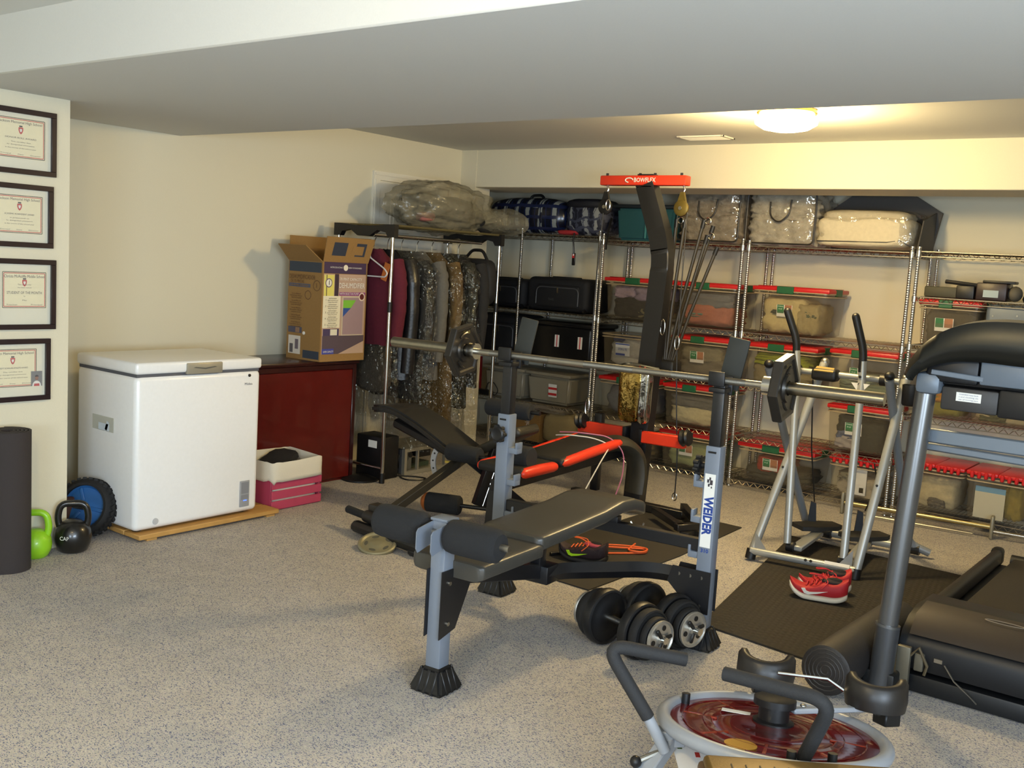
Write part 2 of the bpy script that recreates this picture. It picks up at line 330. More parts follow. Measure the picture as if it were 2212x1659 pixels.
def kettlebell(c,r,h,col,rough,label,mark,rz):
    t=T('kettlebell',label,'kettlebell',c,0); x,y,z=c; m=M('kettlebell_'+col,col,rough,coat=.3)
    body=out(B().lathe([(0,0),(r*.62,0),(r*.78,.01),(r*.97,r*.55),(r,r*.85),(r*.93,r*1.3),(r*.7,r*1.62),(r*.4,r*1.8),(0,r*1.85)],c,n=28),'bell',m,t)
    hw=r*.78; d=V((cos(rz),sin(rz),0)); C0=V(c); zt=h-.016
    pts=[C0+d*-hw*.82+V((0,0,r*1.25)),C0+d*-hw*1.05+V((0,0,r*1.9)),C0+d*-hw*.85+V((0,0,zt)),C0+d*hw*.85+V((0,0,zt)),C0+d*hw*1.05+V((0,0,r*1.9)),C0+d*hw*.82+V((0,0,r*1.25))]
    out(B().tube(pts,.0165,12,fil=.05),'handle',m,t)
    if mark:
        n=V((.55,-.83,0)).normalized(); 
        text(mark,.02,FR(C0+n*(r*.99)+V((0,0,r*.95)),(n.cross(V((0,0,1)))*-1),(0,0,1)),LABELW,body,.045)
kettlebell((-4.69,2.462,0),.075,.235,'8fc91d',.45,'lime green kettlebell half hidden behind the rolled mat','',.9)
kettlebell((-4.665,2.64,0),.088,.258,'161514',.3,'glossy black kettlebell in front of the blue wheel','CAP',1.0)
# ab wheel: black tyre with blue hub leaning on the freezer side
wc=V((-4.885,2.84,.148)); wa=V((.50,-.80,.30)).normalized()
t=T('ab_roller','black treaded exercise roller with blue hub leaning on the freezer','exercise roller',(wc.x,wc.y,0))
out(B().lathe([(.112,-.05),(.125,-.052),(.143,-.04),(.15,-.02),(.15,.02),(.143,.04),(.125,.052),(.112,.05),(.108,0)],wc,wa,40),'tyre',RUBBER,t)
Rw=rotm(wa)
for k in range(30):
    a=2*pi*k/30
    for s in (-1,1):
        out(B().box(Matrix.Translation(wc)@Rw@V((.149*cos(a),.149*sin(a),s*.022)),(.012,.018,.03),Rw@Matrix.Rotation(a,4,'Z')@Matrix.Rotation(s*.5,4,'X')),'tread_block',RUBBER,t,flat=True)
BLUE=M('blue_hub_plastic','245a94',.4)
hub=out(B().lathe([(0,-.02),(.1,-.02),(.113,-.035),(.114,.035),(.1,.02),(.04,.026),(0,.026)],wc,wa,32),'hub',BLUE,t)
for k in range(3):
    a=2*pi*k/3+.4
    out(B().box(Matrix.Translation(wc)@Rw@V((.068*cos(a),.068*sin(a),.024)),(.07,.02,.012),Rw@Matrix.Rotation(a,4,'Z'),.004),'spoke',BLUE,hub)
out(B().cyl(wc+wa*.02,wc+wa*.13,.017,n=14).cyl(wc-wa*.02,wc-wa*.1,.017,n=14),'grip',FOAM,t)
one(B().bb((-5.05,2.70,0),(-4.93,2.80,.2),.006,1),'wooden_block',M('brown_wood','5a3a2c',.6),'brown wooden block in the corner behind the blue wheel','block')
# ---------------------------------------------------------------- chest freezer on its pine skid
PINE=M('pine','c99a55',.6,var=.35,scale=14)
t=T('wooden_skid','low pine plank skid under the white chest freezer','skid',(-4.86,3.4,0))
for i in range(4):
    x1=-4.575-i*.145; out(B().bb((x1-.138,2.95,.012),(x1,3.865,.038),.004,1),'plank',PINE,t)
for y in (3.0,3.78): out(B().bb((-5.148,y,0),(-4.585,y+.06,.0125)),'batten',PINE,t,flat=True)
t=T('chest_freezer','white chest freezer with a grey handle standing on a pine skid','freezer',(-4.88,3.33,.038))
FX=-4.605
out(B().bb((-5.17,2.937,.05),(FX,3.727,.862),.03,4),'body',WHITE,t)
for x,y in ((-5.1,3.0),(-5.1,3.66),(-4.68,3.0),(-4.68,3.66)): out(B().cyl((x,y,.038),(x,y,.055),.025),'foot',BLACKP,t)
out(B().bb((-5.16,2.947,.855),(FX-.012,3.717,.872)),'gasket',M('gasket_grey','55565c',.7),t)
out(B().bb((-5.17,2.934,.871),(FX+.004,3.73,.932),.016,3),'lid',WHITE,t)
HG=M('handle_grey','a29b88',.4,.3)
h=out(B().bb((FX-.01,3.228,.862),(FX+.014,3.452,.921),.005),'handle',HG,t)
out(B().prism([(-.075,.004),(0,-.006),(.075,.004),(.06,.008),(0,.002),(-.06,.008)],FR((FX+.0135,3.34,.892),(0,1,0),(0,0,1)),.002),'finger_slot',M('shadow_grey','5c5a52',.6),h,flat=True)
out(B().cyl((FX-.004,3.643,.835),(FX+.004,3.643,.835),.0085,n=14),'lock',M('lock_metal','5f6166',.3,1),t)
text('Midea',.014,FR((FX+.0006,3.638,.787),(0,1,0),(0,0,1)),DARKINK,t,.052)
p=out(B().bb((FX-.002,3.598,.083),(FX+.005,3.664,.233),.003),'control_panel',M('panel_grey','9a9ca0',.4),t)
out(B().bb((FX+.005,3.606,.16),(FX+.0058,3.656,.225)).bb((FX+.005,3.606,.125),(FX+.0058,3.656,.152)),'panel_inset',M('panel_dark','84868c',.4),p,flat=True)
out(B().bb((FX+.005,3.622,.117),(FX+.0062,3.645,.122)),'display_light',M('display_blue','5078ff',.4,emit=2),p,flat=True)
out(B().cyl((FX-.002,3.061,.092),(FX+.004,3.061,.092),.017),'drain_plug',M('plug_grey','b7b8ba',.5),t)
st=out(B().bb((-5.0,2.9325,.545),(-4.80,2.934,.622)),'plastic_pouch',CLEAR('pouch','dcdccc',.4,.4),t,flat=True)
out(B().bb((-4.94,2.9305,.548),(-4.84,2.932,.585)).box((-4.86,2.931,.575),(.02,.001,.05),Matrix.Rotation(.4,4,'Y')),'folded_leaflet',M('leaflet','c9d4dc',.6),t,flat=True)
# ---------------------------------------------------------------- pink crate with cloth liner
c0=V((-4.84,4.08,0)); t=T('wooden_crate','small raspberry pink slatted crate with a white cloth liner by the freezer','crate',c0)
PINK=M('raspberry_paint','b5415e',.6,var=.15,scale=30)
X0,X1,Y0,Y1=-5.02,-4.665,3.88,4.27
for k in range(3):
    z=.006+k*.062
    out(B().bb((X1-.012,Y0,z),(X1,Y1,z+.05),.002,1),'slat',PINK,t); out(B().bb((X0,Y0,z),(X0+.012,Y1,z+.05),.002,1),'slat',PINK,t)
for y in (Y0,Y1-.014): out(B().bb((X0+.013,y,.0),(X1-.013,y+.014,.19),.002,1),'end_board',PINK,t)
out(B().bb((X0+.013,Y0+.015,0),(X1-.013,Y1-.015,.012)),'base_board',PINK,t,flat=True)
def lin_(u,v):
    a=u*2*pi; px=abs(cos(a))**.25*(1 if cos(a)>0 else -1); py=abs(sin(a))**.25*(1 if sin(a)>0 else -1)
    w=noise.noise(V((cos(a)*3,sin(a)*3,v*2)))
    if v<.5: k=.93; z=.03+.26*v*2
    else: k=1.07+.02*w; z=.29-(v-.5)*2*(.115+.03*w)
    z+=.018*noise.noise(V((cos(a)*2+5,sin(a)*2,0)))
    return V(((X0+X1)/2+px*(X1-X0)/2*k,(Y0+Y1)/2+py*(Y1-Y0)/2*k,z))
CLOTH=M('white_cloth','d8d0bc',.9,bump=.3,scale=300)
out(B().grid(lin_,40,10,True),'cloth_liner',CLOTH,t,ang=80,solid=.004)
one(B().blob((-4.84,4.05,.235),(.2,.36,.08),3,.12,2,6,4,Matrix.Rotation(.5,4,'Z')@Matrix.Rotation(.25,4,'X')),'black_pouch',M('black_cloth','141417',.8,bump=.3),'black fabric pouch lying inside the pink crate','pouch')
# ---------------------------------------------------------------- dark red cabinet and cardboard box on it
MAH=M('mahogany_red','5c120e',.28,var=.35,scale=8,coat=.25); MAHD=M('mahogany_edge','2c0a0a',.3,coat=.2)
t=T('cabinet','low dark red wooden cabinet behind the freezer with a carton on top','cabinet',(-5.25,4.42,0))
out(B().bb((-5.47,3.95,.0),(-5.062,4.90,.805),.003,1),'carcass',MAH,t)
out(B().bb((-5.062,3.955,.02),(-5.048,4.865,.765),.003,1),'front_panel',MAH,t)
out(B().bb((-5.062,4.868,.0),(-5.046,4.90,.805),.003,1).bb((-5.062,3.955,.768),(-5.046,4.867,.803),.003,1),'dark_edging',MAHD,t)
out(B().bb((-5.49,3.93,.805),(-5.03,4.91,.832),.006,2),'top_board',MAHD,t)
BX0,BX1,BY0,BY1,BZ0,BZ1=-5.33,-5.0,4.515,4.915,.832,1.487
t=T('carton','open cardboard dehumidifier carton with raised flaps on the red cabinet','box',((BX0+BX1)/2,(BY0+BY1)/2,BZ0))
b=B(); w=.005
b.bb((BX0,BY0,BZ0),(BX0+w,BY1,BZ1)).bb((BX1-w,BY0,BZ0),(BX1,BY1,BZ1)).bb((BX0+w,BY0,BZ0),(BX1-w,BY0+w,BZ1)).bb((BX0+w,BY1-w,BZ0),(BX1-w,BY1,BZ1)).bb((BX0+w,BY0+w,BZ0),(BX1-w,BY1-w,BZ0+w))
out(b,'carton_body',CARD,t,flat=True)
# flaps: near-left one falls outwards to the left, right-face one leans out, far two stand up
out(B().prism([(0,0),(BX1-BX0,0),(BX1-BX0-.03,.155),(.03,.155)],FR((BX0,BY0,BZ1),(1,0,0),(-.12,-.75,.62)),.005),'flap',CARD,t,flat=True)
m=FR((BX1,BY0,BZ1),(0,1,0),(.30,0,.95)); fl=out(B().prism([(0,0),(BY1-BY0,0),(BY1-BY0+.01,.17),(-.02,.17)],m,.005),'flap',CARD,t,flat=True)
NAVY=M('print_navy','2c3444',.7)
rect(m@Matrix.Translation((.115,.09,.005)),.12,.09,NAVY,fl,'printed_panel'); rect(m@Matrix.Translation((.3,.09,.005)),.09,.09,NAVY,fl,'printed_panel'); rect(m@Matrix.Translation((.275,.085,.0052)),.1,.06,CARD,fl,'printed_panel')
out(B().prism([(0,0),(BX1-BX0,0),(BX1-BX0-.02,.17),(.02,.17)],FR((BX0,BY1,BZ1),(1,0,0),(0,.25,.97)),.005),'flap',CARD,t,flat=True)
out(B().prism([(0,0),(BY1-BY0,0),(BY1-BY0-.02,.16),(.02,.16)],FR((BX0,BY0,BZ1),(0,1,0),(-.15,0,.98)),.005),'flap',CARD,t,flat=True)
# printed right face, drawn in a frame that runs 0..1 across and up
bw,bh=BY1-BY0,BZ1-BZ0; mf=FR((BX1,BY0,BZ0),(0,1,0),(0,0,1)); lv=[0]
def pr(x0,x1,y0,y1,col,th=None,m=mf,w_=bw):
    lv[0]+=1; rect(m@Matrix.Translation(((x0+x1)/2*w_,(y0+y1)/2*bh,.0001*lv[0])),(x1-x0)*w_,(y1-y0)*bh,M('print_'+col,col,.6),t,'printed_panel',.0004)
pr(0.03,.97,.885,1,'3d2c4c'); pr(.03,.97,.075,.88,'b59a86'); pr(.04,.26,.5,.87,'d9cf6a'); pr(.27,.36,.6,.88,'3a2a36'); pr(.09,.105,.6,.87,'3a2a36')
pr(.04,.97,.075,.26,'544650'); pr(.04,.3,.075,.13,'3f4596'); pr(.05,.40,.26,.33,'46395c'); pr(.21,.36,.265,.325,'dcd6c0'); pr(.03,.41,.34,.66,'e3dcc0'); pr(.38,.97,.665,.70,'8d3c7c')
pr(.45,.93,.26,.66,'c3b49c'); pr(.475,.93,.27,.645,'9a8288')
lv[0]+=2
def poly(p,col,m=mf,w_=bw):
    lv[0]+=1; out(B().prism([(a*w_,c*bh) for a,c in p],m@Matrix.Translation((0,0,.0001*lv[0])),.0004),'printed_panel',M('print_'+col,col,.6),t,flat=True)
poly([(.475,.62),(.76,.62),(.65,.54),(.475,.54)],'78b83c'); poly([(.475,.54),(.65,.54),(.475,.45)],'2d4f96'); poly([(.4,.075),(.97,.075),(.97,.2)],'b59a86')
circ=lambda cx,cy,r_,n=18:[(cx+r_*cos(2*pi*i/n),cy+r_*sin(2*pi*i/n)*bw/bh) for i in range(n)]
poly(circ(.5,.945,.05),'e8e0cc'); poly(circ(.14,.79,.075),'5a4a6a'); poly(circ(.14,.79,.06),'e8e4d4'); poly(circ(.89,.655,.07),'d8c8b8'); poly(circ(.89,.655,.05),'5a1c20')
tm=lambda x,y,k=.006:mf@Matrix.Translation((x*bw,y*bh,k))
text('1',.03,tm(.14,.79),DARKINK,t); text('70 PINT CAPACITY',.018,tm(.62,.83),LABELW,t,.2); text('DEHUMIDIFIER',.035,tm(.645,.765),LABELW,t,.23); text('WITH BUILT-IN PUMP',.015,tm(.59,.683),LABELW,t,.17)
text('SUPER CAPACITY',.013,tm(.17,.1),LABELW,t,.09); text('INTRODUCING THE    NEW STANDARD',.01,tm(.5,.945),LABELW,t,.28)
for i in range(5):
    for j in range(3): text(('BLUETOOTH READY','Quiet operation and','energy saving control')[j],.0075,tm(.23,.635-i*.062-j*.018),DARKINK,t,(.07,.09,.08)[j])
    text(str(i+1),.012,tm(.08,.62-i*.062),DARKINK,t)
# printed left face (brown on brown)
ml=FR((BX0,BY0,BZ0),(1,0,0),(0,0,1)); lw=BX1-BX0; lv[0]=0
pr(.02,.97,.885,.985,'303a48',m=ml,w_=lw); pr(.02,.66,.73,.765,'4a5064',m=ml,w_=lw); pr(.04,.45,.265,.325,'4a4858',m=ml,w_=lw); pr(.26,.38,.27,.32,'8a6a50',m=ml,w_=lw); pr(.06,.42,.05,.235,'cfc8bc',m=ml,w_=lw); pr(.5,.97,.02,.10,'303a48',m=ml,w_=lw); pr(.1,.2,.06,.15,'5a5658',m=ml,w_=lw); pr(.26,.36,.1,.2,'6a6068',m=ml,w_=lw)
INKB=M('print_brown','63452c',.8)
tl=lambda x,y,k=.003:ml@Matrix.Translation((x*lw,y*bh,k))
text('DESHUMIDIFICADOR',.03,tl(.42,.83),INKB,t,.25); text('DE 70 PINTAS',.022,tl(.28,.785),INKB,t,.13); text('CON BOMBA INTEGRADA',.013,tl(.34,.747),CARD,t,.18)
for i in range(5):
    for j in range(3): text(('Listo para Bluetooth','funcionamiento silencioso','control de humedad')[j],.009,tl(.26,.66-i*.072-j*.02),INKB,t,(.09,.12,.1)[j])
for cx,cy,r_ in ((.85,.755,.1),(.6,.655,.085)):
    out(B().tube([ml@V((cx*lw+r_*lw*cos(a),cy*bh+r_*lw*sin(a),.0012)) for a in [i*pi/12 for i in range(24)]],.002,4,True),'printed_ring',INKB,t,flat=True)
text('1',.03,tl(.85,.755),INKB,t)
out(B().cyl(tl(.52,.27,.0)@V((0,0,0)),tl(.52,.27,.004)@V((0,0,0)),.011),'round_sticker',LABELW,t)
# ---------------------------------------------------------------- wire shelving along the back wall
YS0,YS1=6.94,7.39
def shelf_mesh(x0,x1,z):
    b=B(); y0,y1=YS0,YS1; n=4
    for zz in (z,z-.032):
        for p,q in (((x0,y0,zz),(x1,y0,zz)),((x0,y1,zz),(x1,y1,zz)),((x0,y0,zz),(x0,y1,zz)),((x1,y0,zz),(x1,y1,zz))): b.cyl(p,q,.0035,n=5,cap=False)
    k=int((x1-x0)/.03)
    for y in (y0,y1):
        pts=[(x0+(x1-x0)*i/k,y,z-.032*(i%2)) for i in range(k+1)]
        for p,q in zip(pts,pts[1:]): b.cyl(p,q,.0022,n=4,cap=False)
    for x in (x0,x1):
        pts=[(x,y0+(y1-y0)*i/14,z-.032*(i%2)) for i in range(15)]
        for p,q in zip(pts,pts[1:]): b.cyl(p,q,.0022,n=4,cap=False)
    m=int((x1-x0)/.026)
    for i in range(1,m): x=x0+(x1-x0)*i/m; b.cyl((x,y0,z+.003),(x,y1,z+.003),.002,n=4,cap=False)
    for y in (y0+.15,y0+.3): b.cyl((x0,y,z-.002),(x1,y,z-.002),.003,n=4,cap=False)
    return b
def shelving(x0,x1,top,levels,label,xp=None):
    t=T('wire_shelving',label,'shelving',((x0+x1)/2,(YS0+YS1)/2,0),0,'chrome wire shelving units')
    for x in ((x0,x1) if xp is None else (x0,xp,x1)):
        for y in (YS0,YS1):
            p=out(B().cyl((x,y,.03),(x,y,top-.004),.0125,n=12),'post',POST,t)
            out(B().cyl((x,y,top-.006),(x,y,top),.0135,n=12),'post_cap',CHROME,p)
            out(B().cyl((x,y,0),(x,y,.012),.016,n=12).cyl((x,y,.012),(x,y,.03),.007,n=8),'levelling_foot',CHROME,p)
    for z in levels:
        s=out(shelf_mesh(x0+.014,x1-.014,z),'wire_shelf',WIRE,t,flat=True)
        for x in (x0,x1): out(B().cyl((x,YS0,z-.034),(x,YS0,z+.004),.017,n=10),'shelf_collar',CHROME,s)
    return t
shelving(-5.80,-4.455,1.845,(1.80,1.165,.765,.385,.06),'chrome wire shelving unit in the corner, holding the black suitcases',-5.235)
shelving(-4.42,-3.225,1.825,(1.775,1.15,.765,.385,.06),'chrome wire shelving unit behind the tall black exercise tower')
shelving(-3.175,-2.03,1.815,(1.775,1.15,.765,.385,.06),'chrome wire shelving unit with big empty gap in the middle, behind the air walker')
shelving(-1.985,-.79,1.815,(1.785,1.49,1.175,.70,.085),'rightmost chrome wire shelving unit, behind the treadmill console')
SH={0:.06,1:.385,2:.765,3:1.15,4:1.775}
# ---- lidded tubs
def tub(x0,x1,y0,z0,h,label,lid='latch',d=.40,tag_=True,tilt=0):
    w=x1-x0; xc=(x0+x1)/2; t=T('storage_tub',label,'storage tub',(xc,y0+d/2,z0),0,'clear tubs on the wire shelving')
    b=B(); hb=h-.028; k=.9
    def sec(z,s,e=0):
        hw=w/2*s-e; hd=d/2*s-e; r_=.035; P=[]
        for cx,cy,a0 in ((hw-r_,hd-r_,0),(-hw+r_,hd-r_,90),(-hw+r_,-hd+r_,180),(hw-r_,-hd+r_,270)):
            for i in range(4):
                a=radians(a0+i*30); P.append((cx+r_*cos(a),cy+r_*sin(a),z))
        return P
    tb=bmesh.new(); S=[sec(.012,k-.02),sec(.0,k-.07)][::-1]+[sec(hb*.5,(k+.98)/2-.015),sec(hb,.965),sec(hb,.99),sec(hb-.02,.99)]
    S=[sec(0,k-.07),sec(.015,k),sec(hb*.5,.935),sec(hb-.022,.962),sec(hb-.02,.99),sec(hb,.99)]
    R_=[[tb.verts.new(p) for p in s_] for s_ in S]; n=16
    tb.faces.new(R_[0][::-1])
    for a,c in zip(R_,R_[1:]):
        for i in range(n): tb.faces.new((a[i],a[(i+1)%n],c[(i+1)%n],c[i]))
    b.add(tb); o=out(b,'tub_body',TUB,t,world=False)
    rb=B()
    for zz in (hb-.03,hb-.008): rb.tube([V((x_,y_,zz)) for x_,y_,_ in sec(0,.985)],.005,5,True)
    out(rb,'tub_rim',M('milky_rim','a8977a',.35),t,world=False)
    if lid in('latch','flip','plain'):
        m={'latch':LIDRED,'flip':LIDRED,'plain':M('clear_lid','b5aa93',.35)}[lid]
        b=B(); b.box((0,0,hb+.008),(w,d,.03),None,.008,2); b.box((0,0,hb+.022),(w*.9,d*.88,.012),None,.005,1)
        if lid=='flip':
            b=B()
            for s in (-1,1):
                b.box((s*w*.25,0,hb+.02),(w*.5,d,.026),None,.008,2)
                for q in range(4): b.box((s*w*(.07+.11*q),-d/2-.004,hb+.01),(w*.06,.02,.045),None,.006,1)
        out(b,'lid',m,t,world=False)
    if lid=='latch':
        for s in (-1,1): out(B().box((-.06*w,s*d/2,hb+.002),(w*.22,.016,.052),None,.004,1),'latch',GREEN,t,world=False)
        for s in (-1,1): out(B().box((s*w/2*.985,0,hb+.002),(.014,d*.3,.048),None,.004,1),'latch',GREEN,t,world=False)
    if lid=='latch' and tag_:
        m=FR((-w*.06,-d/2*.945-.003,h*.52),(1,0,0),(0,-.1,1)); L=rect(m,.105,.085,LABELW,t,'product_label',x=0,y=0)
        L.matrix_local=Matrix.Identity(4)
    return t
def tub_label(t,w,d,h):
    pass
def pile(x0,x1,y0,z0,h,cols,label,d=.3,cat='clothes',seed=1):
    """folded soft things inside a tub: one mesh per thing, different cloth colours are its parts"""
    t=T('folded_clothes',label,cat,((x0+x1)/2,y0+.2,z0)); n=len(cols); w=x1-x0; zc=z0
    for i,(c,fx,fw,fz,fh) in enumerate(cols):
        mt=M('cloth_'+c,c,.95,bump=.5,scale=70,var=.3)
        out(B().blob((x0+w*(fx+fw/2),y0+.2-.012*(i>0),z0+h*(fz+fh/2)),(w*fw*1.0,d*1.06,h*fh*1.06),seed*5+i,.12,2.8,9,7),'folded_cloth',mt,t,ang=60)
    return t
T_=[ # x0,x1,level,h,lid,label, contents
(-4.40,-3.80,3,.335,'latch','red-lidded tub of dark and lilac clothes, upper row left of the black tower',[('a893a4',.06,.4,.55,.36),('94849a',.42,.5,.5,.4),('1d1e26',.08,.84,.04,.56),('6f6748',.5,.42,.06,.3)],'lilac and charcoal clothes in the upper left red-lidded tub'),
(-3.75,-3.245,3,.335,'latch','red-lidded tub of grey and pink blankets, upper row right of the black tower',[('6f7074',.05,.9,.5,.38),('b06a58',.05,.9,.03,.52),('6d8a80',.1,.6,.2,.14)],'pink and grey blankets in the red-lidded tub behind the rods'),
(-3.13,-2.56,3,.345,'latch','red-lidded tub of cream cloth standing alone beside the empty gap',[('cdbb88',.06,.66,.03,.82),('a3946c',.6,.33,.03,.7),('3c463e',.2,.3,.45,.12),('56604f',.7,.2,.4,.18)],'cream linens with dark ribbon in the tub beside the gap'),
(-4.40,-3.82,2,.30,'none','lidless clear tub of white cloth with a blue label, left of the black tower',[('c6c0ae',.06,.88,.03,.78),('b7b2a6',.3,.62,.3,.6),('44507c',.12,.24,.8,.14)],'white and blue cloths in the open clear tub'),
(-3.76,-3.25,2,.315,'latch','red-lidded tub of rumpled grey towels, middle row right of the black tower',[('6f6759',.05,.9,.03,.5),('857d66',.08,.8,.42,.45)],'grey rumpled towels in the middle row tub'),
(-3.155,-2.60,2,.315,'latch','red-lidded tub with lime green cloth on top, middle row behind the barbell end',[('857a5c',.05,.9,.03,.55),('88931c',.06,.86,.55,.34)],'lime green and beige cloths in the middle row tub'),
(-2.52,-2.05,2,.33,'latch','red-lidded tub with pale green towels at its bottom, right of the white gap',[('6f7c68',.05,.9,.03,.3),('7f8d7c',.08,.6,.26,.3)],'pale green towels at the bottom of a half-empty tub'),
(-4.39,-3.87,1,.31,'latch','red-lidded tub of grey cloth beside the foil pouch',[('6a6d72',.05,.9,.03,.84)],'grey cloth in the tub beside the foil pouch'),
(-3.80,-3.28,1,.32,'latch','red-lidded tub with cream cloth under grey, lower row left of the bench upright',[('cdbf94',.05,.9,.03,.5),('66645f',.05,.88,.5,.34)],'cream and grey cloths in the lower row tub'),
(-2.50,-2.06,1,.33,'latch','red-lidded tub of dark patterned knits behind the walker handles',[('262b2a',.06,.5,.3,.55),('1b211e',.4,.54,.03,.7),('a39a94',.05,.45,.03,.32),('56627e',.08,.4,.28,.2)],'dark knits and a patterned scarf in the tub behind the air walker'),
(-3.80,-3.27,0,.285,'latch','red-lidded tub with pale green contents on the bottom shelf beside the bench upright',[('98a070',.06,.88,.03,.78)],'pale green folded cloth in the bottom shelf tub'),
(-4.40,-3.85,0,.285,'plain','beige-lidded tub on the bottom shelf behind the red exercise bars',[('6b5a38',.06,.88,.03,.7)],'brown cloth in the beige-lidded bottom tub'),
(-3.14,-2.55,0,.285,'latch','large red-lidded tub with a red ball-like bundle inside, bottom shelf',[('33342f',.05,.9,.03,.42),('a82414',.2,.45,.3,.5)],'red bundle and dark cloth in the large bottom tub'),
(-2.45,-2.05,0,.285,'flip','flip-top red tub with a green and white packet inside, bottom shelf',[('a89c84',.05,.9,.03,.6),('77725f',.06,.5,.5,.25)],'tan cloth in the flip-top tub with the packet'),
]
for i,(x0,x1,lv_,h,lid,lab,cont,clab) in enumerate(T_):
    z0=SH[lv_]+.0055; t=tub(x0,x1,6.955,z0,h,lab,lid)
    pile(x0+.035,x1-.035,6.955,z0+.012,h-.055,cont,clab,seed=i+1)
    if lid=='latch' or i==3:
        w=x1-x0; m=FR((x0+w*.44,6.955+.4*.035,z0+h*.5),(1,0,0),(0,-.10,1)); 
        if i==3: m=FR((x0+w*.36,6.955+.4*.035,z0+h*.5),(1,0,0),(0,-.10,1))
        if i in (3,):
            L=rect(m,.13,.1,M('label_clear','cfd0d0',.6),t,'product_label'); rect(m@Matrix.Translation((0,.042,.001)),.13,.008,BLUEINK,L,'label_band'); rect(m@Matrix.Translation((-.02,-.04,.001)),.085,.016,BLUEINK,L,'label_band')
            text('STERILITE',.018,m@Matrix.Translation((0,0,.001)),BLUEINK,L,.08)
        elif i not in (0,1,7,8,12) or True:
            L=[c for c in t.children if c.name.startswith('product_label')]
            for c in L: bpy.data.objects.remove(c)
            if i in (0,1,7,8): continue
            L=rect(m,.115,.085,LABELW,t,'product_label'); rect(m@Matrix.Translation((-.029,.012,.001)),.05,.06,GREENL,L,'label_band'); rect(m@Matrix.Translation((.028,.012,.001)),.052,.06,M('label_photo','9a6a4c',.7),L,'label_photo')
            text('STORAGE',.009,m@Matrix.Translation((-.029,.03,.0018)),LABELW,L,.042); text('70 QT',.009,m@Matrix.Translation((-.029,.012,.0018)),LABELW,L,.03)
m=FR((-2.24,6.955+.022,.06+.17),(1,0,0),(0,-.08,1)); 
pk=T('food_packet','white and green printed packet behind the front of the flip-top tub','packet',(-2.24,6.99,.07))
rect(FR((-2.24,6.985,.2),(1,0,0),(0,0,1)),.11,.19,LABELW,pk,'packet_front',.004); rect(FR((-2.24,6.984,.28),(1,0,0),(0,0,1)),.105,.03,M('packet_green','4fa05a',.6),pk,'printed_panel',.002)
rect(FR((-2.22,6.984,.16),(1,0,0),(0,0,1)),.05,.05,M('packet_red','c8553a',.6),pk,'printed_panel',.002); rect(FR((-2.215,6.983,.14),(1,0,0),(0,0,1)),.03,.035,M('packet_green','4fa05a',.6),pk,'printed_panel',.002)
# unit D tubs
t=tub(-1.96,-1.57,6.955,1.175+.0055,.30,'red-lidded tub of dark grey cloth beside the silver hard case','latch'); pile(-1.93,-1.6,6.955,1.195,.25,[('4a4438',.04,.92,.03,.92)],'dark grey cloth filling the tub beside the silver case',seed=31)
m=FR((-1.79,6.97,1.32),(1,0,0),(0,-.1,1)); 
for c in [c for c in t.children if c.name.startswith('product_label')]: bpy.data.objects.remove(c)
L=rect(m,.115,.085,LABELW,t,'product_label'); rect(m@Matrix.Translation((-.029,.012,.001)),.05,.06,GREENL,L,'label_band'); rect(m@Matrix.Translation((.028,.012,.001)),.052,.06,M('label_photo','9a6a4c',.7),L,'label_photo')
t=T('hard_case','silver-grey hard shell case standing behind the treadmill console','case',(-1.33,7.1,1.181))
b=B().bb((-1.545,6.955,1.181),(-1.08,7.13,1.475),.03,4); out(b,'shell',M('case_silver','66717f',.4,.2),t)
out(B().bb((-1.5,6.948,1.46),(-1.12,6.957,1.464)),'seam',MATS['shadow_grey'],t,flat=True)
out(B().bb((-1.29,6.93,1.43),(-1.2,6.96,1.46),.006),'latch',BLACKP,t)
out(B().cyl((-1.5,6.957,1.40),(-1.5,6.952,1.40),.006,n=8).cyl((-1.36,6.957,1.41),(-1.36,6.952,1.41),.006,n=8),'rivet',CHROME,t)
for x0,x1,lab,clab,cols in ((-1.93,-1.56,'flip-top red tub of white cloth left of the one with the printed bag','white cloth in the flip-top tub',[('c4b48c',.05,.9,.03,.8),('5a544c',.35,.4,.03,.25)]),(-1.55,-1.17,'flip-top red tub with a blue and white printed bag inside','yellow-brown packets beside the printed bag',[('8f7a2c',.6,.36,.03,.85),('6a5c34',.05,.5,.03,.3)])):
    t=tub(x0,x1,6.955,.085+.0055,.31,lab,'flip'); pile(x0+.035,x1-.035,6.98,.105,.25,cols,clab,seed=int(-x0*30))
pk=T('printed_bag','blue and white printed bag showing through the rightmost flip-top tub','bag',(-1.39,7.0,.10))
rect(FR((-1.40,6.99,.19),(1,0,0),(0,0,1)),.18,.17,M('packet_cream','cdc8b0',.7),pk,'bag_front',.006); rect(FR((-1.40,6.989,.285),(1,0,0),(0,0,1)),.18,.05,M('packet_blue','6aa0c0',.6),pk,'printed_panel',.003)
for k in range(5): rect(FR((-1.46+.02*(k%2),6.988,.24-.028*k),(1,0,0),(0,0,1)),.012,.014,DARKINK,pk,'printed_panel',.001)
for x0,x1,lab,cols in ((-1.90,-1.62,'green and orange tub contents below the treadmill console',[('7c7426',.03,.94,.05,.9),('b0741f',.3,.6,.45,.45)]),(-1.56,-1.2,'beige and dark cloth in tub right of the green one',[('a89a7a',.05,.9,.03,.8),('4c4f38',.1,.5,.03,.3)])):
    t=tub(x0-.03,x1+.03,6.955,.7055,.27,'lidless clear tub holding '+lab.split(' below')[0].split(' in tub')[0].replace(' tub contents',' packs'),'none'); pile(x0,x1,6.955,.72,.2,cols,lab,seed=int(-x0*50))
DKB=M('dark_olive_plastic','3c3a2a',.6); 
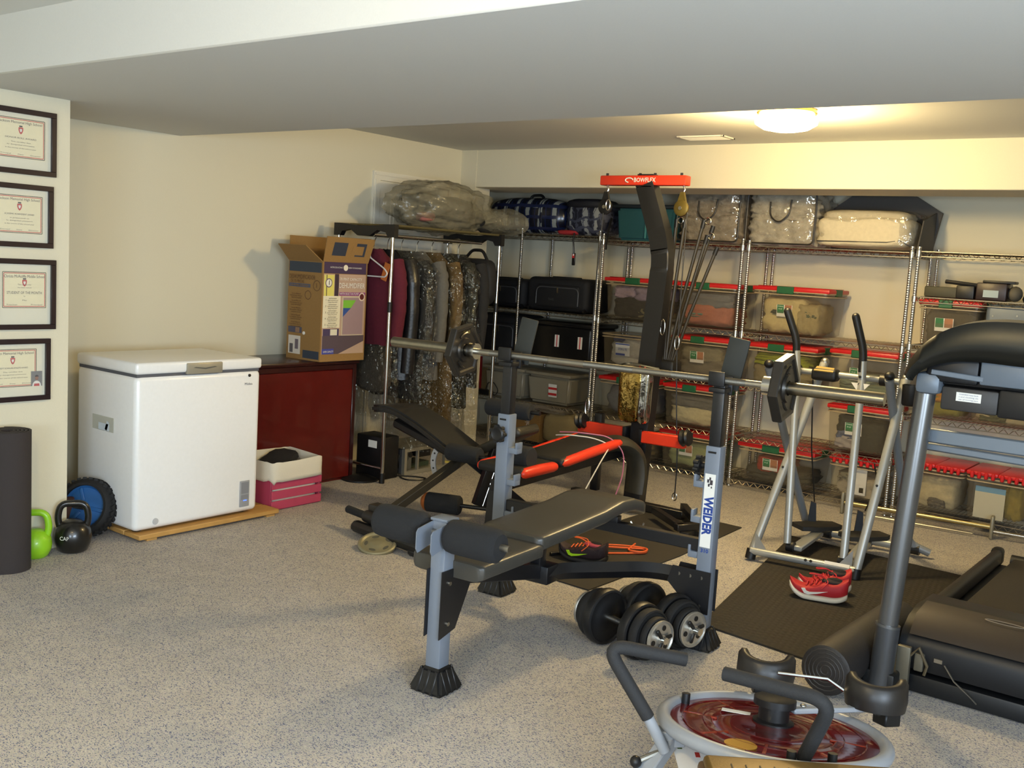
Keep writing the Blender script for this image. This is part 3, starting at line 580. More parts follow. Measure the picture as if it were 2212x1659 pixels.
t=T('small_appliance','dark olive flat device on the raised shelf behind the treadmill','device',(-1.80,7.1,1.4955))
out(B().bb((-1.94,6.98,1.4955),(-1.70,7.2,1.565),.01),'device_body',DKB,t); out(B().bb((-1.74,6.97,1.4955),(-1.63,7.18,1.58),.008),'end_block',BLACKP,t); out(B().tube([(-1.81,6.98,1.60),(-1.74,6.97,1.595),(-1.62,7.0,1.585)],.013,8),'handle',BLACKP,t)
t=T('radio','dark brown boxy radio with a pale display on the raised shelf','radio',(-1.52,7.1,1.4955))
out(B().bb((-1.62,6.97,1.4955),(-1.44,7.15,1.605),.008),'radio_body',M('radio_brown','2c1f20',.4),t); out(B().bb((-1.575,6.966,1.515),(-1.485,6.972,1.56)),'display',M('pale_display','9fb0b8',.3),t,flat=True)
out(B().bb((-1.59,6.99,1.605),(-1.40,7.1,1.622),.005),'top_tray',BLACKP,t); out(B().sph((-1.405,7.05,1.545),(.09,.12,.098),14),'side_speaker',M('speaker_grey','5c574c',.7),t)
one(B().lathe([(0,0),(.05,0),(.06,.02),(.05,.05),(0,.055)],(-1.30,7.05,1.4955)),'speaker_puck',BLACKP,'small round black speaker at the right end of the raised shelf','speaker')
# ---------------------------------------------------------------- things on the top shelves
TEAL=M('teal_plastic','1e4f58',.45)
t=T('teal_tote','dark teal plastic tote with a navy lid on the top shelf','storage tub',(-4.08,7.16,1.78))
b=B(); tb=bmesh.new(); bmesh.ops.create_cube(tb,size=1)
for v in tb.verts:
    s=.92 if v.co.z<0 else 1; v.co=V((v.co.x*.52*s,v.co.y*.38*s,v.co.z*.25))
bmesh.ops.bevel(tb,geom=tb.edges[:],offset=.02,segments=2,affect='EDGES'); b.add(tb,Matrix.Translation((-4.08,7.16,1.906))); out(b,'tote_body',TEAL,t)
out(B().box((-4.08,7.16,2.045),(.58,.42,.03),None,.012),'lid',M('navy_lid','15212c',.5),t); out(B().bb((-4.07,6.962,1.80),(-4.055,6.975,2.02),.004),'rib',M('teal_light','3c7c80',.5),t)
def bagged(x0,x1,y0,z0,h,d,col,label,handle,clab,pip=True,seed=1,dark=None):
    w=x1-x0; c=((x0+x1)/2,y0+d/2,z0+h/2); t=T('comforter_bag',label,'bedding bag',(c[0],c[1],z0),0,'clear bedding bags on the top shelf')
    pp=M('piping_dark','2a2623',.5)
    out(B().blob(c,(w,d,h),seed,.015,2,8,9),'vinyl_cover',BAG,t,ang=60)
    pts=[(x0+.012,y0-.002,z0+.02),(x1-.012,y0-.002,z0+.02),(x1-.012,y0-.002,z0+h-.02),(x0+.012,y0-.002,z0+h-.02)]
    cl=pts+[pts[0]]
    out(B().tube(fillet(pts+[pts[0],pts[1]],.04)[:-1],.006,6),'piping',pp,t)
    if dark:
        out(B().bb((x1-.006,y0+.02,z0+.01),(x1+.002,y0+d-.02,z0+h-.03),.003,1).bb((x0,y0+d-.012,z0+.01),(x1,y0+d-.004,z0+h-.01),.003,1),'dark_panel',M('bag_grey','4a4744',.7),t)
    if handle:
        out(B().tube([(c[0]-.08,y0-.004,z0+h*.78),(c[0]-.07,y0-.02,z0+h*.52),(c[0],y0-.025,z0+h*.4),(c[0]+.07,y0-.02,z0+h*.55),(c[0]+.075,y0-.004,z0+h*.82)],.006,6,fil=.04),'carry_handle',pp,t)
    u=T('comforter',clab,'bedding',(c[0],c[1],z0+.01)); n=4
    for i in range(2):
        out(B().blob((c[0],c[1],z0+h*(.27+.45*i)),(w*.95,d*.93,h*.56),seed*9+i,.13,3.6,14,6),'folded_layer',M('bedding_'+col,col,.95,bump=.9,scale=16,var=.75),u,ang=70)
bagged(-3.80,-3.27,6.96,1.781,.40,.40,'b0a28e','clear bag of mottled beige bedding behind the black cable rods',True,'mottled beige comforter in the bag behind the rods',seed=2)
bagged(-3.235,-2.70,6.96,1.781,.40,.40,'d3c9b4','clear bag of white quilt with a dark looped handle, middle of the top shelf',True,'white quilt in the bag with a looped handle',seed=3)
# grey-backed blanket bag, lower front edge
t=T('blanket_bag','grey-backed clear bag of cream blanket, rightmost on the top shelf','bedding bag',(-2.36,7.15,1.781),0,'clear bedding bags on the top shelf')
GB=M('bag_grey','4a4744',.7)
out(B().prism([(-2.72,1.785),(-2.02,1.785),(-1.97,2.06),(-2.15,2.17),(-2.60,2.17),(-2.74,2.07)],FR((0,7.36,0),(1,0,0),(0,0,1)),.03),'back_panel',GB,t)
out(B().prism([(6.97,1.785),(7.33,1.785),(7.33,2.06),(7.05,1.99)],FR((-2.012,0,0),(0,1,0),(0,0,1)),.008),'side_panel',GB,t)
out(B().blob((-2.36,7.13,1.92),(.66,.38,.27),5,.02,2,8,7),'vinyl_cover',BAG,t,ang=60)
out(B().tube([(-2.68,6.94,1.83),(-2.2,6.935,1.835),(-2.12,6.95,1.85),(-2.035,7.0,1.80)],.004,5),'piping',MATS['piping_dark'],t)
u=T('blanket','cream blanket in the grey-backed bag','bedding',(-2.36,7.13,1.79))
out(B().blob((-2.38,7.11,1.90),(.64,.35,.21),41,.05,2.2,9,6),'folded_layer',M('bedding_cream','d8ccae',.95,bump=.6,scale=40,var=.2),u,ang=70); out(B().blob((-2.39,7.12,1.99),(.58,.33,.12),42,.06,2.4,8,5),'folded_layer',MATS['bedding_cream'],u,ang=70)
# duffel and backpack, plaid navy
def plaid(name,a,b_,c_,wave,rough=.5):
    m=M(name,a,rough); nt,p=nodes(m); N=nt.nodes.new; L=nt.links.new
    tc=N('ShaderNodeTexCoord'); last=None
    for ax,sc,cc,lo in (('X',2.6,b_,.72),('Z',3.4,c_,.78),('X',6.1,c_,.88)):
        w=N('ShaderNodeTexWave'); w.bands_direction=ax; w.inputs['Scale'].default_value=sc; w.inputs['Distortion'].default_value=wave; w.inputs['Detail Scale'].default_value=3
        L(tc.outputs['Object'],w.inputs['Vector']); cr=N('ShaderNodeValToRGB'); cr.color_ramp.elements[0].position=lo; cr.color_ramp.elements[1].position=lo+.06; L(w.outputs['Fac'],cr.inputs[0])
        mx=N('ShaderNodeMixRGB'); mx.inputs[2].default_value=lin(cc)
        if last: L(last.outputs[0],mx.inputs[1])
        else: mx.inputs[1].default_value=lin(a)
        L(cr.outputs[0],mx.inputs[0]); last=mx
    L(last.outputs[0],p.inputs['Base Color']); return m
t=T('duffel_bag','shiny navy and grey plaid duffel bag in the corner of the top shelf','bag',(-5.25,7.15,1.805))
PL=plaid('navy_plaid','141826','868b88','1c2444',1.0,.2)
out(B().blob((-5.27,7.13,1.955),(.84,.38,.31),11,.03,1.6,10,3.2),'bag_body',PL,t,ang=70)
out(B().tube([(-5.24,7.02,2.07),(-5.22,7.03,2.125),(-5.12,7.04,2.13),(-5.08,7.03,2.07)],.012,8,fil=.03),'handle',BLACKP,t)
for x in (-5.40,-5.06): out(B().tube([(x,6.96+.03,1.84),(x,6.945,1.93),(x,6.97,2.02),(x,7.08,2.095)],.012,6,sx=1),'strap',M('navy_strap','10152a',.6),t)
out(B().tube([(-5.60,7.02,2.0),(-5.4,6.955,2.02),(-5.1,6.95,2.02),(-4.92,7.03,1.99)],.006,6),'zip',M('grey_zip','7c8086',.4,.4),t)
t=T('backpack','navy and grey zigzag plaid backpack right of the duffel on the top shelf','backpack',(-4.56,7.14,1.805))
out(B().blob((-4.64,7.12,1.94),(.42,.34,.27),12,.05,2,8,4),'bag_body',plaid('zigzag_plaid','14182a','8b8f90','3c4052',5,.6),t,ang=70)
out(B().blob((-4.65,7.10,2.06),(.40,.33,.09),13,.06,2,7,3),'top_flap',M('navy_cloth','10131e',.7),t,ang=70)
out(B().tube([(-4.40,7.0,1.95),(-4.385,6.94,1.85),(-4.39,6.93,1.74),(-4.385,6.925,1.70)],.009,6),'strap',BLACKP,t)
one(B().blob((-4.80,7.0,1.826),(.20,.10,.04),14,.1,2,5,3),'baseball_cap',M('red_cloth','a8282c',.8),'flat red cap squeezed between the duffel and the backpack','hat')
t=T('lanyard','black strap with a red tab hanging from the top shelf edge','strap',(-4.68,6.915,1.57))
out(B().tube([(-4.70,6.93,1.82),(-4.695,6.915,1.76),(-4.685,6.912,1.70),(-4.68,6.912,1.65)],.007,6),'cord',BLACKM,t); out(B().box((-4.678,6.912,1.61),(.032,.012,.10),None,.005,1),'tab',BLACKP,t); out(B().box((-4.678,6.904,1.635),(.022,.003,.03)),'red_patch',REDINK,t,flat=True); out(B().box((-4.676,6.904,1.645),(.012,.005,.014)),'white_patch',LABELW,t,flat=True)
# suitcases and black bins of the corner unit
BKC=M('black_luggage','131316',.75,bump=.2,scale=250); BKS=M('black_shell','121214',.3)
def suitcase(x0,x1,z0,h,label,seed):
    t=T('suitcase',label,'suitcase',((x0+x1)/2,7.16,z0),0,'black soft suitcases'); w=x1-x0
    out(B().box(((x0+x1)/2,7.17,z0+h/2),(w,.40,h*.96),None,.05,4),'case_body',BKC,t); out(B().box(((x0+x1)/2+.02,6.975,z0+h*.45),(w*.7,.05,h*.66),None,.025,3),'front_pocket',BKC,t)
    pts=[(x0+w*.2,6.948,z0+h*.2),(x0+w*.2,6.948,z0+h*.7),(x1-w*.12,6.948,z0+h*.7),(x1-w*.12,6.948,z0+h*.2)]
    out(B().tube(pts,.005,5,fil=.05),'piping',M('grey_piping','4a4a4c',.5),t)
    out(B().box(((x0+x1)/2,7.12,z0+h*.98),(w*.4,.1,.02),None,.008,1),'top_handle',BKC,t)
    out(B().box(((x0+x1)/2+.03,6.945,z0+h*.62),(.014,.006,.045)),'zip_pull',CHROME,t,flat=True)
    for sx in (x0+.03,x1-.03): out(B().cyl((sx-.01,6.99,z0+.02),(sx+.01,6.99,z0+.02),.02,n=12),'wheel',BLACKP,t)
    return t
suitcase(-5.74,-5.20,1.171,.25,'black soft suitcase at the left of the corner shelf',1)
t=suitcase(-5.18,-4.56,1.171,.285,'black soft suitcase with a bright zip pull, beside the post',2); text('TRAVEL',.02,FR((-4.90,6.944,1.27),(1,0,0),(0,0,1)),MATS['grey_piping'],t,.06)
suitcase(-5.72,-5.22,.771,.34,'black suitcase standing under the other two in the corner',3)
t=T('black_bin','large glossy black lidded bin with two red and white stickers','bin',(-4.84,7.16,.771))
out(B().box((-4.845,7.16,.771+.145),(.70,.38,.285),None,.025,3),'bin_body',BKS,t); out(B().box((-4.845,7.16,1.07),(.73,.41,.035),None,.012,2),'bin_lid',BKS,t)
for x in (-4.83,-4.60):
    s=rect(FR((x,6.9695,.93),(1,0,0),(0,0,1)),.045,.10,LABELW,t,'sticker'); rect(FR((x,6.9685,.93),(1,0,0),(0,0,1)),.009,.098,REDINK,s,'sticker_stripe')
for i,(x0,x1,lab) in enumerate(((-5.60,-5.14,'taupe lidded tub with a red-striped sticker, left on the corner unit'),(-5.13,-4.66,'taupe lidded tub with a red-striped sticker nearest the cardboard box'))):
    t=T('taupe_tub',lab,'storage tub',((x0+x1)/2,7.16,.391)); TP=M('taupe_plastic','8b8370',.4)
    tb=bmesh.new(); bmesh.ops.create_cube(tb,size=1)
    for v in tb.verts:
        s=.9 if v.co.z<0 else 1; v.co=V((v.co.x*(x1-x0-.02)*s,v.co.y*.38*s,v.co.z*.235))
    bmesh.ops.bevel(tb,geom=tb.edges[:],offset=.025,segments=3,affect='EDGES'); out(B().add(tb,Matrix.Translation(((x0+x1)/2,7.16,.391+.118))),'tub_body',TP,t)
    out(B().box(((x0+x1)/2,7.16,.64),(x1-x0,.41,.03),None,.012),'lid',TP,t)
    s=rect(FR(((x0+x1)/2+.06,6.962,.51),(1,0,0),(0,-.08,1)),.085,.11,LABELW,t,'sticker')
    for dz in (.018,-.03): rect(FR(((x0+x1)/2+.06,6.9605,.51+dz),(1,0,0),(0,-.08,1)),.085,.02,REDINK,s,'sticker_stripe')
t=T('red_binder','tall dark red binder standing behind the weight plate in the corner','binder',(-5.68,6.97,.39)); out(B().bb((-5.73,6.945,.391),(-5.62,6.985,.72),.006),'cover',M('binder_red','6a1216',.5),t); out(B().bb((-5.725,6.95,.395),(-5.625,6.98,.723)),'pages',LABELW,t,flat=True)
t=T('power_adapter','black adapter with a looped cable beside the red binder','adapter',(-5.52,6.90,.391)); out(B().box((-5.55,6.94,.415),(.16,.07,.04),None,.01),'adapter_block',BLACKP,t); out(B().tube([(-5.47,6.94,.41),(-5.40,6.91,.40),(-5.36,6.90,.45),(-5.42,6.90,.52),(-5.5,6.92,.50),(-5.52,6.93,.44)],.004,6,fil=.03),'cable',BLACKP,t)
t=T('cardboard_box','brown cardboard box with white script writing under the corner shelf','box',(-4.8,7.05,.066))
out(B().bb((-5.17,6.90,.066),(-4.90,7.25,.30),.003,1),'box_body',CARD,t); text('Training',.05,FR((-5.03,6.8985,.185),(0,0,1),(-1,0,0)),LABELW,t,.19)
out(B().prism([(0,0),(.28,0),(.26,.12),(.02,.12)],FR((-5.17,6.90,.30),(1,0,0),(0,-.8,.25)),.004),'flap',CARD,t,flat=True)
t=T('paper_sack','crumpled beige paper sack beside the cardboard box','bag',(-4.6,7.05,.066)); out(B().blob((-4.74,7.06,.2),(.34,.3,.27),22,.1,3,8,4),'sack',M('sack_paper','9a8a64',.9,bump=.3),t,ang=50)
one(B().blob((-4.90,7.06,.345),(.5,.3,.07),23,.25,3,8,3),'plastic_wrap',CLEAR('wrap','b5a895',.55,.3,.5,20),'crumpled translucent wrap on top of the cardboard box','wrap')
# ---------------------------------------------------------------- garment rack
t=T('garment_rack','double garment rack with chrome posts and black end brackets beside the carton','clothes rack',(-5.07,5.53,0))
RX0,RX1,RY0,RY1,RZ=-5.33,-4.81,4.95,6.10,1.72
for x in (RX0,RX1):
    for y in (RY0,RY1):
        p=out(B().cyl((x,y,.05),(x,y,RZ),.0125,n=12),'post',CHROME,t); out(B().cyl((x,y,0),(x,y,.07),.02,n=12),'foot',BLACKP,p); out(B().cyl((x,y,1.17),(x,y,1.24),.016,n=12),'joint',BLACKP,p)
for y in (RY0,RY1):
    out(B().prism([(RX0-.03,RZ-.05),(RX0+.03,RZ-.05),(RX0+.05,RZ-.02),(-5.2,RZ-.005),(-5.13,RZ-.045),(-5.01,RZ-.045),(-4.94,RZ-.005),(RX1-.05,RZ-.02),(RX1-.03,RZ-.05),(RX1+.03,RZ-.05),(RX1+.03,RZ+.035),(RX1-.03,RZ+.035),(-5.0,RZ+.022),(-5.14,RZ+.022),(RX0+.03,RZ+.035),(RX0-.03,RZ+.035)],FR((0,y-.02,0),(1,0,0),(0,0,1)) @ Matrix.Translation((0,0,-.04)),.04),'end_bracket',BLACKP,t)
    out(B().cyl((RX0,y,.1),(RX1,y,.1),.01,n=10),'cross_bar',CHROME,t)
for x in (-5.15,-4.99): out(B().cyl((x,RY0,RZ-.035),(x,RY1,RZ-.035),.012,n=12),'hanging_rail',CHROME,t)
b=B()
for i in range(8): x=RX0+.02+i*.07; b.cyl((x,RY0,RZ+.03),(x,RY1,RZ+.03),.004,n=6)
for i in range(24): y=RY0+.02+i*.048; b.cyl((RX0,y,RZ+.034),(RX1,y,RZ+.034),.003,n=5)
b.cyl((RX1,RY0,RZ+.03),(RX1,RY1,RZ+.03),.008,n=8)
out(b,'top_grid',M('rack_grid','6f6644',.45,.5),t)
def garment(y,col,length,label,film=False,xc=-5.07,hw=.235,zs=1.50,dep=.062,seed=1,rough=.9,sleeve=.62,mat=None,flen=None):
    t=T('hanging_coat',label,'coat',(xc,y,zs-length),0,'coats on the garment rack'); mt=mat or M('coat_'+col,col,rough,bump=.4,scale=60,var=.25)
    def body(u,v,e=0,L=length,ex=0):
        a=u*2*pi; z=zs-.0+.09-(L+.09)*v; dz=zs+.09-z
        sh=min(1,.28+dz/.13*.62) if dz<.15 else min(1.12,.9+(dz-.15)*.18)
        k=noise.noise(V((cos(a)*2.2+seed,sin(a)*2.2,v*1.6)))
        k2=noise.noise(V((cos(a)*5+seed*3,sin(a)*5,v*2.5)))
        fx=(hw*sh+e+ex)*(abs(cos(a))**.7)*(1 if cos(a)>0 else -1); fy=((dep if dz>.05 else dep*.6)+e+.022*k*min(1,dz*2)+.012*k2)*(abs(sin(a))**.8)*(1 if sin(a)>0 else -1)
        return V((xc+fx+.01*k,y+fy,z+.01*k2))
    b=B().grid(lambda u,v:body(u,v),28,18,True); out(b,'coat_body',mt,t,ang=80)
    if sleeve:
        for s in (-1,1):
            p=[V((xc+s*(hw*.88),y,zs+.01)),V((xc+s*(hw*1.08),y-.005,zs-.1)),V((xc+s*hw*1.16,y-.01,zs-.32)),V((xc+s*hw*1.1,y-.02,zs-sleeve))]
            out(B().tube(fillet(p,.12,6),[.06+.010*noise.noise(V((i*.6,seed,s))) -.0009*i for i in range(16)],10),'sleeve',mt,t,ang=80)
    out(B().tube([(xc,y,zs+.08),(xc,y,zs+.145),(xc+.02,y,zs+.175),(xc+.005,y,zs+.2),(xc-.025,y,zs+.18)],.003,6,fil=.02),'hanger_hook',CHROME,t)
    if film:
        L=flen or length+.12
        out(B().grid(lambda u,v:body(u,v,.03+.03*noise.noise(V((u*9,v*5,seed)))+.012*noise.noise(V((u*40,v*22,seed))),L,.085),64,48,True),'plastic_cover',FILM,t,ang=80)
    return t
garment(5.04,'5a1026',.56,'maroon zip jacket, first on the rack beside the carton',seed=1,sleeve=.5)
garment(5.17,'18181b',.80,'black padded jacket hanging behind the maroon one',seed=2,rough=.35,sleeve=.75,dep=.07)
garment(5.31,'23221f',.95,'charcoal coat in clear dry-cleaning film with bright glints',True,seed=3,flen=1.3)
garment(5.47,'5e5c57',.82,'grey tweed overcoat hanging uncovered in the middle of the rack',seed=4,sleeve=.68)
garment(5.63,'5f4b28',1.15,'long tan coat in clear dry-cleaning film',True,seed=6,flen=1.28)
garment(5.80,'222219',1.05,'dark suit in clear film right of the long tan coat',True,seed=7,flen=1.25)
garment(5.93,'1e1e20',.9,'black coat at the far end of the rack',seed=8)
t=T('wire_hanger','white plastic hanger with an orange paper over the maroon jacket','hanger',(-4.93,4.925,1.38))
out(B().tube([(-4.99,4.925,1.62),(-4.97,4.925,1.60),(-4.99,4.925,1.56),(-4.99,4.925,1.53),(-4.85,4.925,1.46),(-4.82,4.925,1.43),(-4.84,4.925,1.405),(-5.14,4.925,1.405),(-5.14,4.925,1.44),(-4.99,4.925,1.53)],.005,8,fil=.015),'hanger_wire',M('hanger_white','cfd0d0',.4),t)
out(B().box((-4.845,4.932,1.44),(.05,.004,.12),Matrix.Rotation(.3,4,'Y')),'orange_paper',M('orange_paper','b5652a',.7),t,flat=True)
t=T('hanging_backpack','black backpack hanging at the far end of the garment rack','backpack',(-4.93,6.0,1.22))
out(B().blob((-4.93,6.0,1.39),(.34,.13,.36),51,.04,2,7,3.5),'bag_body',BKC,t,ang=70); out(B().tube([(-5.05,5.99,1.56),(-4.98,5.99,1.63),(-4.88,5.99,1.63),(-4.82,5.99,1.54)],.012,8,fil=.03),'handle',BLACKP,t); out(B().blob((-4.93,5.925,1.34),(.26,.05,.2),52,.05,2,5,4),'front_pocket',BKC,t,ang=70)
def film_hang(xc,y,z0,z1,w,label,seed):
    t=T('garment_bag',label,'garment bag',(xc,y,z0)); 
    out(B().grid(lambda u,v:V((xc+(w*(1+.12*v))*(abs(cos(u*2*pi))**.7)*(1 if cos(u*2*pi)>0 else -1),y+(.05+.03*noise.noise(V((u*9,v*4,seed))))*sin(u*2*pi)+.02*noise.noise(V((cos(u*2*pi)*3,v*5,seed+3))),z1-(z1-z0)*v)),36,22,True),'film',FILM,t,ang=80)
    out(B().blob((xc-.02,y,(z0+z1)/2+.1),(w*1.5,.07,(z1-z0)*.7),seed,.12,2.5,7,4),'garment_inside',M('coat_brown','4a4338',.9,bump=.4),t,ang=80)
film_hang(-5.05,5.08,.42,.95,.21,'loose clear film bag hanging low beside the red cabinet',61)
film_hang(-4.97,5.66,.28,.62,.2,'clear film bag hanging low in front of the silver computer',62)
# translucent bag of clothes lying on the rack
def wrap_(co): return V((co.x,co.y,co.z+.03*sin(co.y*9)))
t=T('plastic_sack','translucent grey plastic sack of clothes lying on top of the garment rack','bag',(-5.07,5.75,RZ+.037))
SACK=CLEAR('sack_film','948e78',.5,.25,.8,22)
out(B().blob((-5.08,5.74,RZ+.205),(.44,.98,.37),71,.22,2.4,16,2.2),'sack_film',SACK,t,ang=75)
out(B().grid(lambda u,v:V((-4.98+.16*(abs(cos(u*2*pi)))*(1 if cos(u*2*pi)>0 else -1)*(.6+.9*v)+.03*noise.noise(V((u*9,v*3,1))),6.0+.36*v,RZ+.135+.10*sin(u*2*pi)*(.6+.5*v)+.02*noise.noise(V((u*7,v*5,2))))),26,10,True),'sack_mouth',SACK,t,ang=75)
out(B().blob((-5.1,5.70,RZ+.17),(.32,.70,.24),72,.15,2.2,9,3),'clothes_inside',M('sack_clothes','4c4943',.95,bump=.5,scale=12,var=.7),t,ang=75)
out(B().sph((-4.97,6.12,RZ+.12),(.14,.22,.17),14),'mouth_shade',M('mouth_shade_paint','1d1b18',.95),t); out(B().blob((-4.99,5.45,RZ+.12),(.12,.14,.07),73,.1,2.2,6,3),'pink_cloth',M('cloth_pink','9c6258',.9),t,ang=75)  # solid dark blob stands for the shade inside the sack mouth
# under the rack
SIL=M('case_steel','b9b6aa',.35,.7)
t=T('computer_case','open silver computer case lying on its side under the rack','computer',(-5.03,5.47,0))
out(B().bb((-5.20,5.24,.003),(-4.90,5.70,.006)).bb((-5.20,5.24,.19),(-4.90,5.70,.194)).bb((-5.20,5.24,.006),(-5.195,5.70,.19)).bb((-4.90,5.24,.003),(-4.875,5.70,.03)).bb((-4.90,5.24,.17),(-4.875,5.70,.194)).bb((-4.90,5.24,.03),(-4.875,5.265,.17)).bb((-4.90,5.675,.03),(-4.875,5.70,.17)).bb((-4.90,5.38,.03),(-4.88,5.395,.17)),'case_frame',SIL,t,flat=True)
out(B().bb((-5.19,5.236,.012),(-4.9,5.243,.185)),'front_bezel',M('bezel_grey','55575a',.4,.3),t,flat=True)
out(B().bb((-4.97,5.226,.05),(-4.92,5.236,.15),.004,1),'drive_cover',BLACKP,t); out(B().bb((-5.12,5.226,.04),(-5.03,5.236,.16),.004,1),'mirror_strip',CHROME,t)
out(B().bb((-5.14,5.29,.008),(-4.93,5.37,.165)),'power_supply',M('psu_grey','7c7a70',.5,.5),t,flat=True); out(B().bb((-5.17,5.41,.008),(-5.02,5.66,.04)),'circuit_board',M('board_green','3c4a3c',.6),t,flat=True); out(B().bb((-5.0,5.43,.11),(-4.91,5.55,.165)),'drive',BLACKP,t,flat=True); out(B().cyl((-4.90,5.325,.14),(-4.897,5.325,.14),.02),'fan_hole',BLACKP,t)
t=T('black_speaker','black box speaker with a white sticker behind the rack post','speaker',(-5.0,5.06,0)); out(B().bb((-5.12,5.0,0),(-4.87,5.17,.30),.01),'cabinet',BLACKP,t); out(B().bb((-5.0,4.996,.22),(-4.92,5.0,.27)),'sticker',LABELW,t,flat=True)
t=T('floor_cable','thin black cable coiled on the carpet under the rack','cable',(-4.75,5.15,0)); out(B().tube([(-4.9,5.19,.006),(-4.80,5.28,.006),(-4.70,5.30,.006),(-4.69,5.22,.006),(-4.76,5.14,.006),(-4.86,5.18,.006)],.005,6,fil=.05),'cable',BLACKP,t)
one(B().lathe([(0,0),(.13,0),(.13,.012),(.05,.03),(0,.034)],(-4.99,4.92,0),n=24),'stand_base',BLACKP,'round black stand base on the carpet at the cabinet corner','base')
# ---------------------------------------------------------------- dark floor mats
TREAD=M('ribbed_mat','2d2a25',.8,spec=.3)
nt,p=nodes(TREAD); N=nt.nodes.new; L=nt.links.new
tc=N('ShaderNodeTexCoord'); mp=N('ShaderNodeMapping'); mp.inputs['Rotation'].default_value=(0,0,radians(-10)); L(tc.outputs['Object'],mp.inputs[0])
w1=N('ShaderNodeTexWave'); w1.bands_direction='X'; w1.inputs['Scale'].default_value=11; w1.inputs['Distortion'].default_value=0; w2=N('ShaderNodeTexWave'); w2.bands_direction='Y'; w2.inputs['Scale'].default_value=9; w2.inputs['Distortion'].default_value=0
for w in (w1,w2): L(mp.outputs[0],w.inputs['Vector'])
ml_=N('ShaderNodeMath'); ml_.operation='MULTIPLY'; L(w1.outputs['Fac'],ml_.inputs[0]); L(w2.outputs['Fac'],ml_.inputs[1]); bp=N('ShaderNodeBump'); bp.inputs['Strength'].default_value=.7; bp.inputs['Distance'].default_value=.004; L(ml_.outputs[0],bp.inputs['Height']); L(bp.outputs[0],p.inputs['Normal'])
one(B().prism([(-2.256,5.89),(-1.93,4.05),(-1.24,3.97),(-1.19,5.83)],Matrix.Identity(4),.009),'exercise_mat',TREAD,'large dark ribbed rubber mat under the air walker and red shoe','mat',flat=True)
one(B().prism([(-3.15,4.1),(-2.54,4.07),(-2.52,4.95),(-2.56,5.84),(-3.16,5.86)],Matrix.Identity(4),.007),'floor_mat',M('flat_mat','2b2823',.8,bump=.2,scale=120),'dark rubber mat on the carpet below the tower and behind the bench','mat',flat=True)
t=T('mat_roll','thick black rolled rubber mat on the carpet beside the treadmill post','mat',(-1.22,4.08,0))
ra=V((.03,1,0)).normalized(); rc=V((-1.232,3.68,.104)); 
out(B().lathe([(0,0),(.084,0),(.095,.006),(.095,.80),(.084,.806),(0,.806)],rc,ra,36),'roll_body',M('roll_rubber','232020',.55,bump=.2,scale=160),t)
sp=[rc-ra*.001+rotm(ra)@V(((.010+.0155*a/(2*pi)*1)*cos(a),(.010+.0155*a/(2*pi))*sin(a),0)) for a in [i*.35 for i in range(88)]]
out(B().tube(sp,.0025,4),'spiral_edge',M('roll_edge','3a3634',.6),t)
# ---------------------------------------------------------------- weight bench with barbell
U0=V((-2.84,3.735,0)); U1=V((-1.817,3.821,0)); ux=(U1-U0).normalized(); uy=V((-ux.y,ux.x,0)); mid=(U0+U1)/2; brz=math.atan2(ux.y,ux.x)
bench=T('weight_bench','grey and black weight bench with two uprights holding the barbell','weight bench',mid,brz)
P=lambda x,y,z: mid+ux*(x+.0677*y)+uy*y+V((0,0,z))
RB=Matrix.Rotation(brz,4,'Z')
def lbox(c,d,bev=.004,b=None,R=None): return (b or B()).box(P(*c),d,RB if R is None else RB@R,bev,2)
hw=.513
def foot(x,y,fs=1.0):
    b=B(); tb=bmesh.new(); bmesh.ops.create_cube(tb,size=1)
    for v in tb.verts:
        s=(.043 if v.co.z>0 else .078)*fs; v.co=V((v.co.x*2*s,v.co.y*2*s,(v.co.z+.5)*.088*fs))
    bmesh.ops.bevel(tb,geom=tb.edges[:],offset=.012,segments=2,affect='EDGES'); b.add(tb,Matrix.Translation(P(x,y,0))@RB)
    fo=out(b,'foot',BLACKP,bench)
    for k in range(4):
        for o in (-.27,0,.27):
            a=k*pi/2; b=B(); b.box((0,0,0),(.014,.008,.085*fs),None,.003,1); b.bm.transform(Matrix.Translation(P(x,y,0))@RB@Matrix.Rotation(a,4,'Z')@Matrix.Translation((o*.115*fs,-.0590*fs,.043*fs))@Matrix.Rotation(-.38,4,'X')); out(b,'rib',BLACKP,fo)
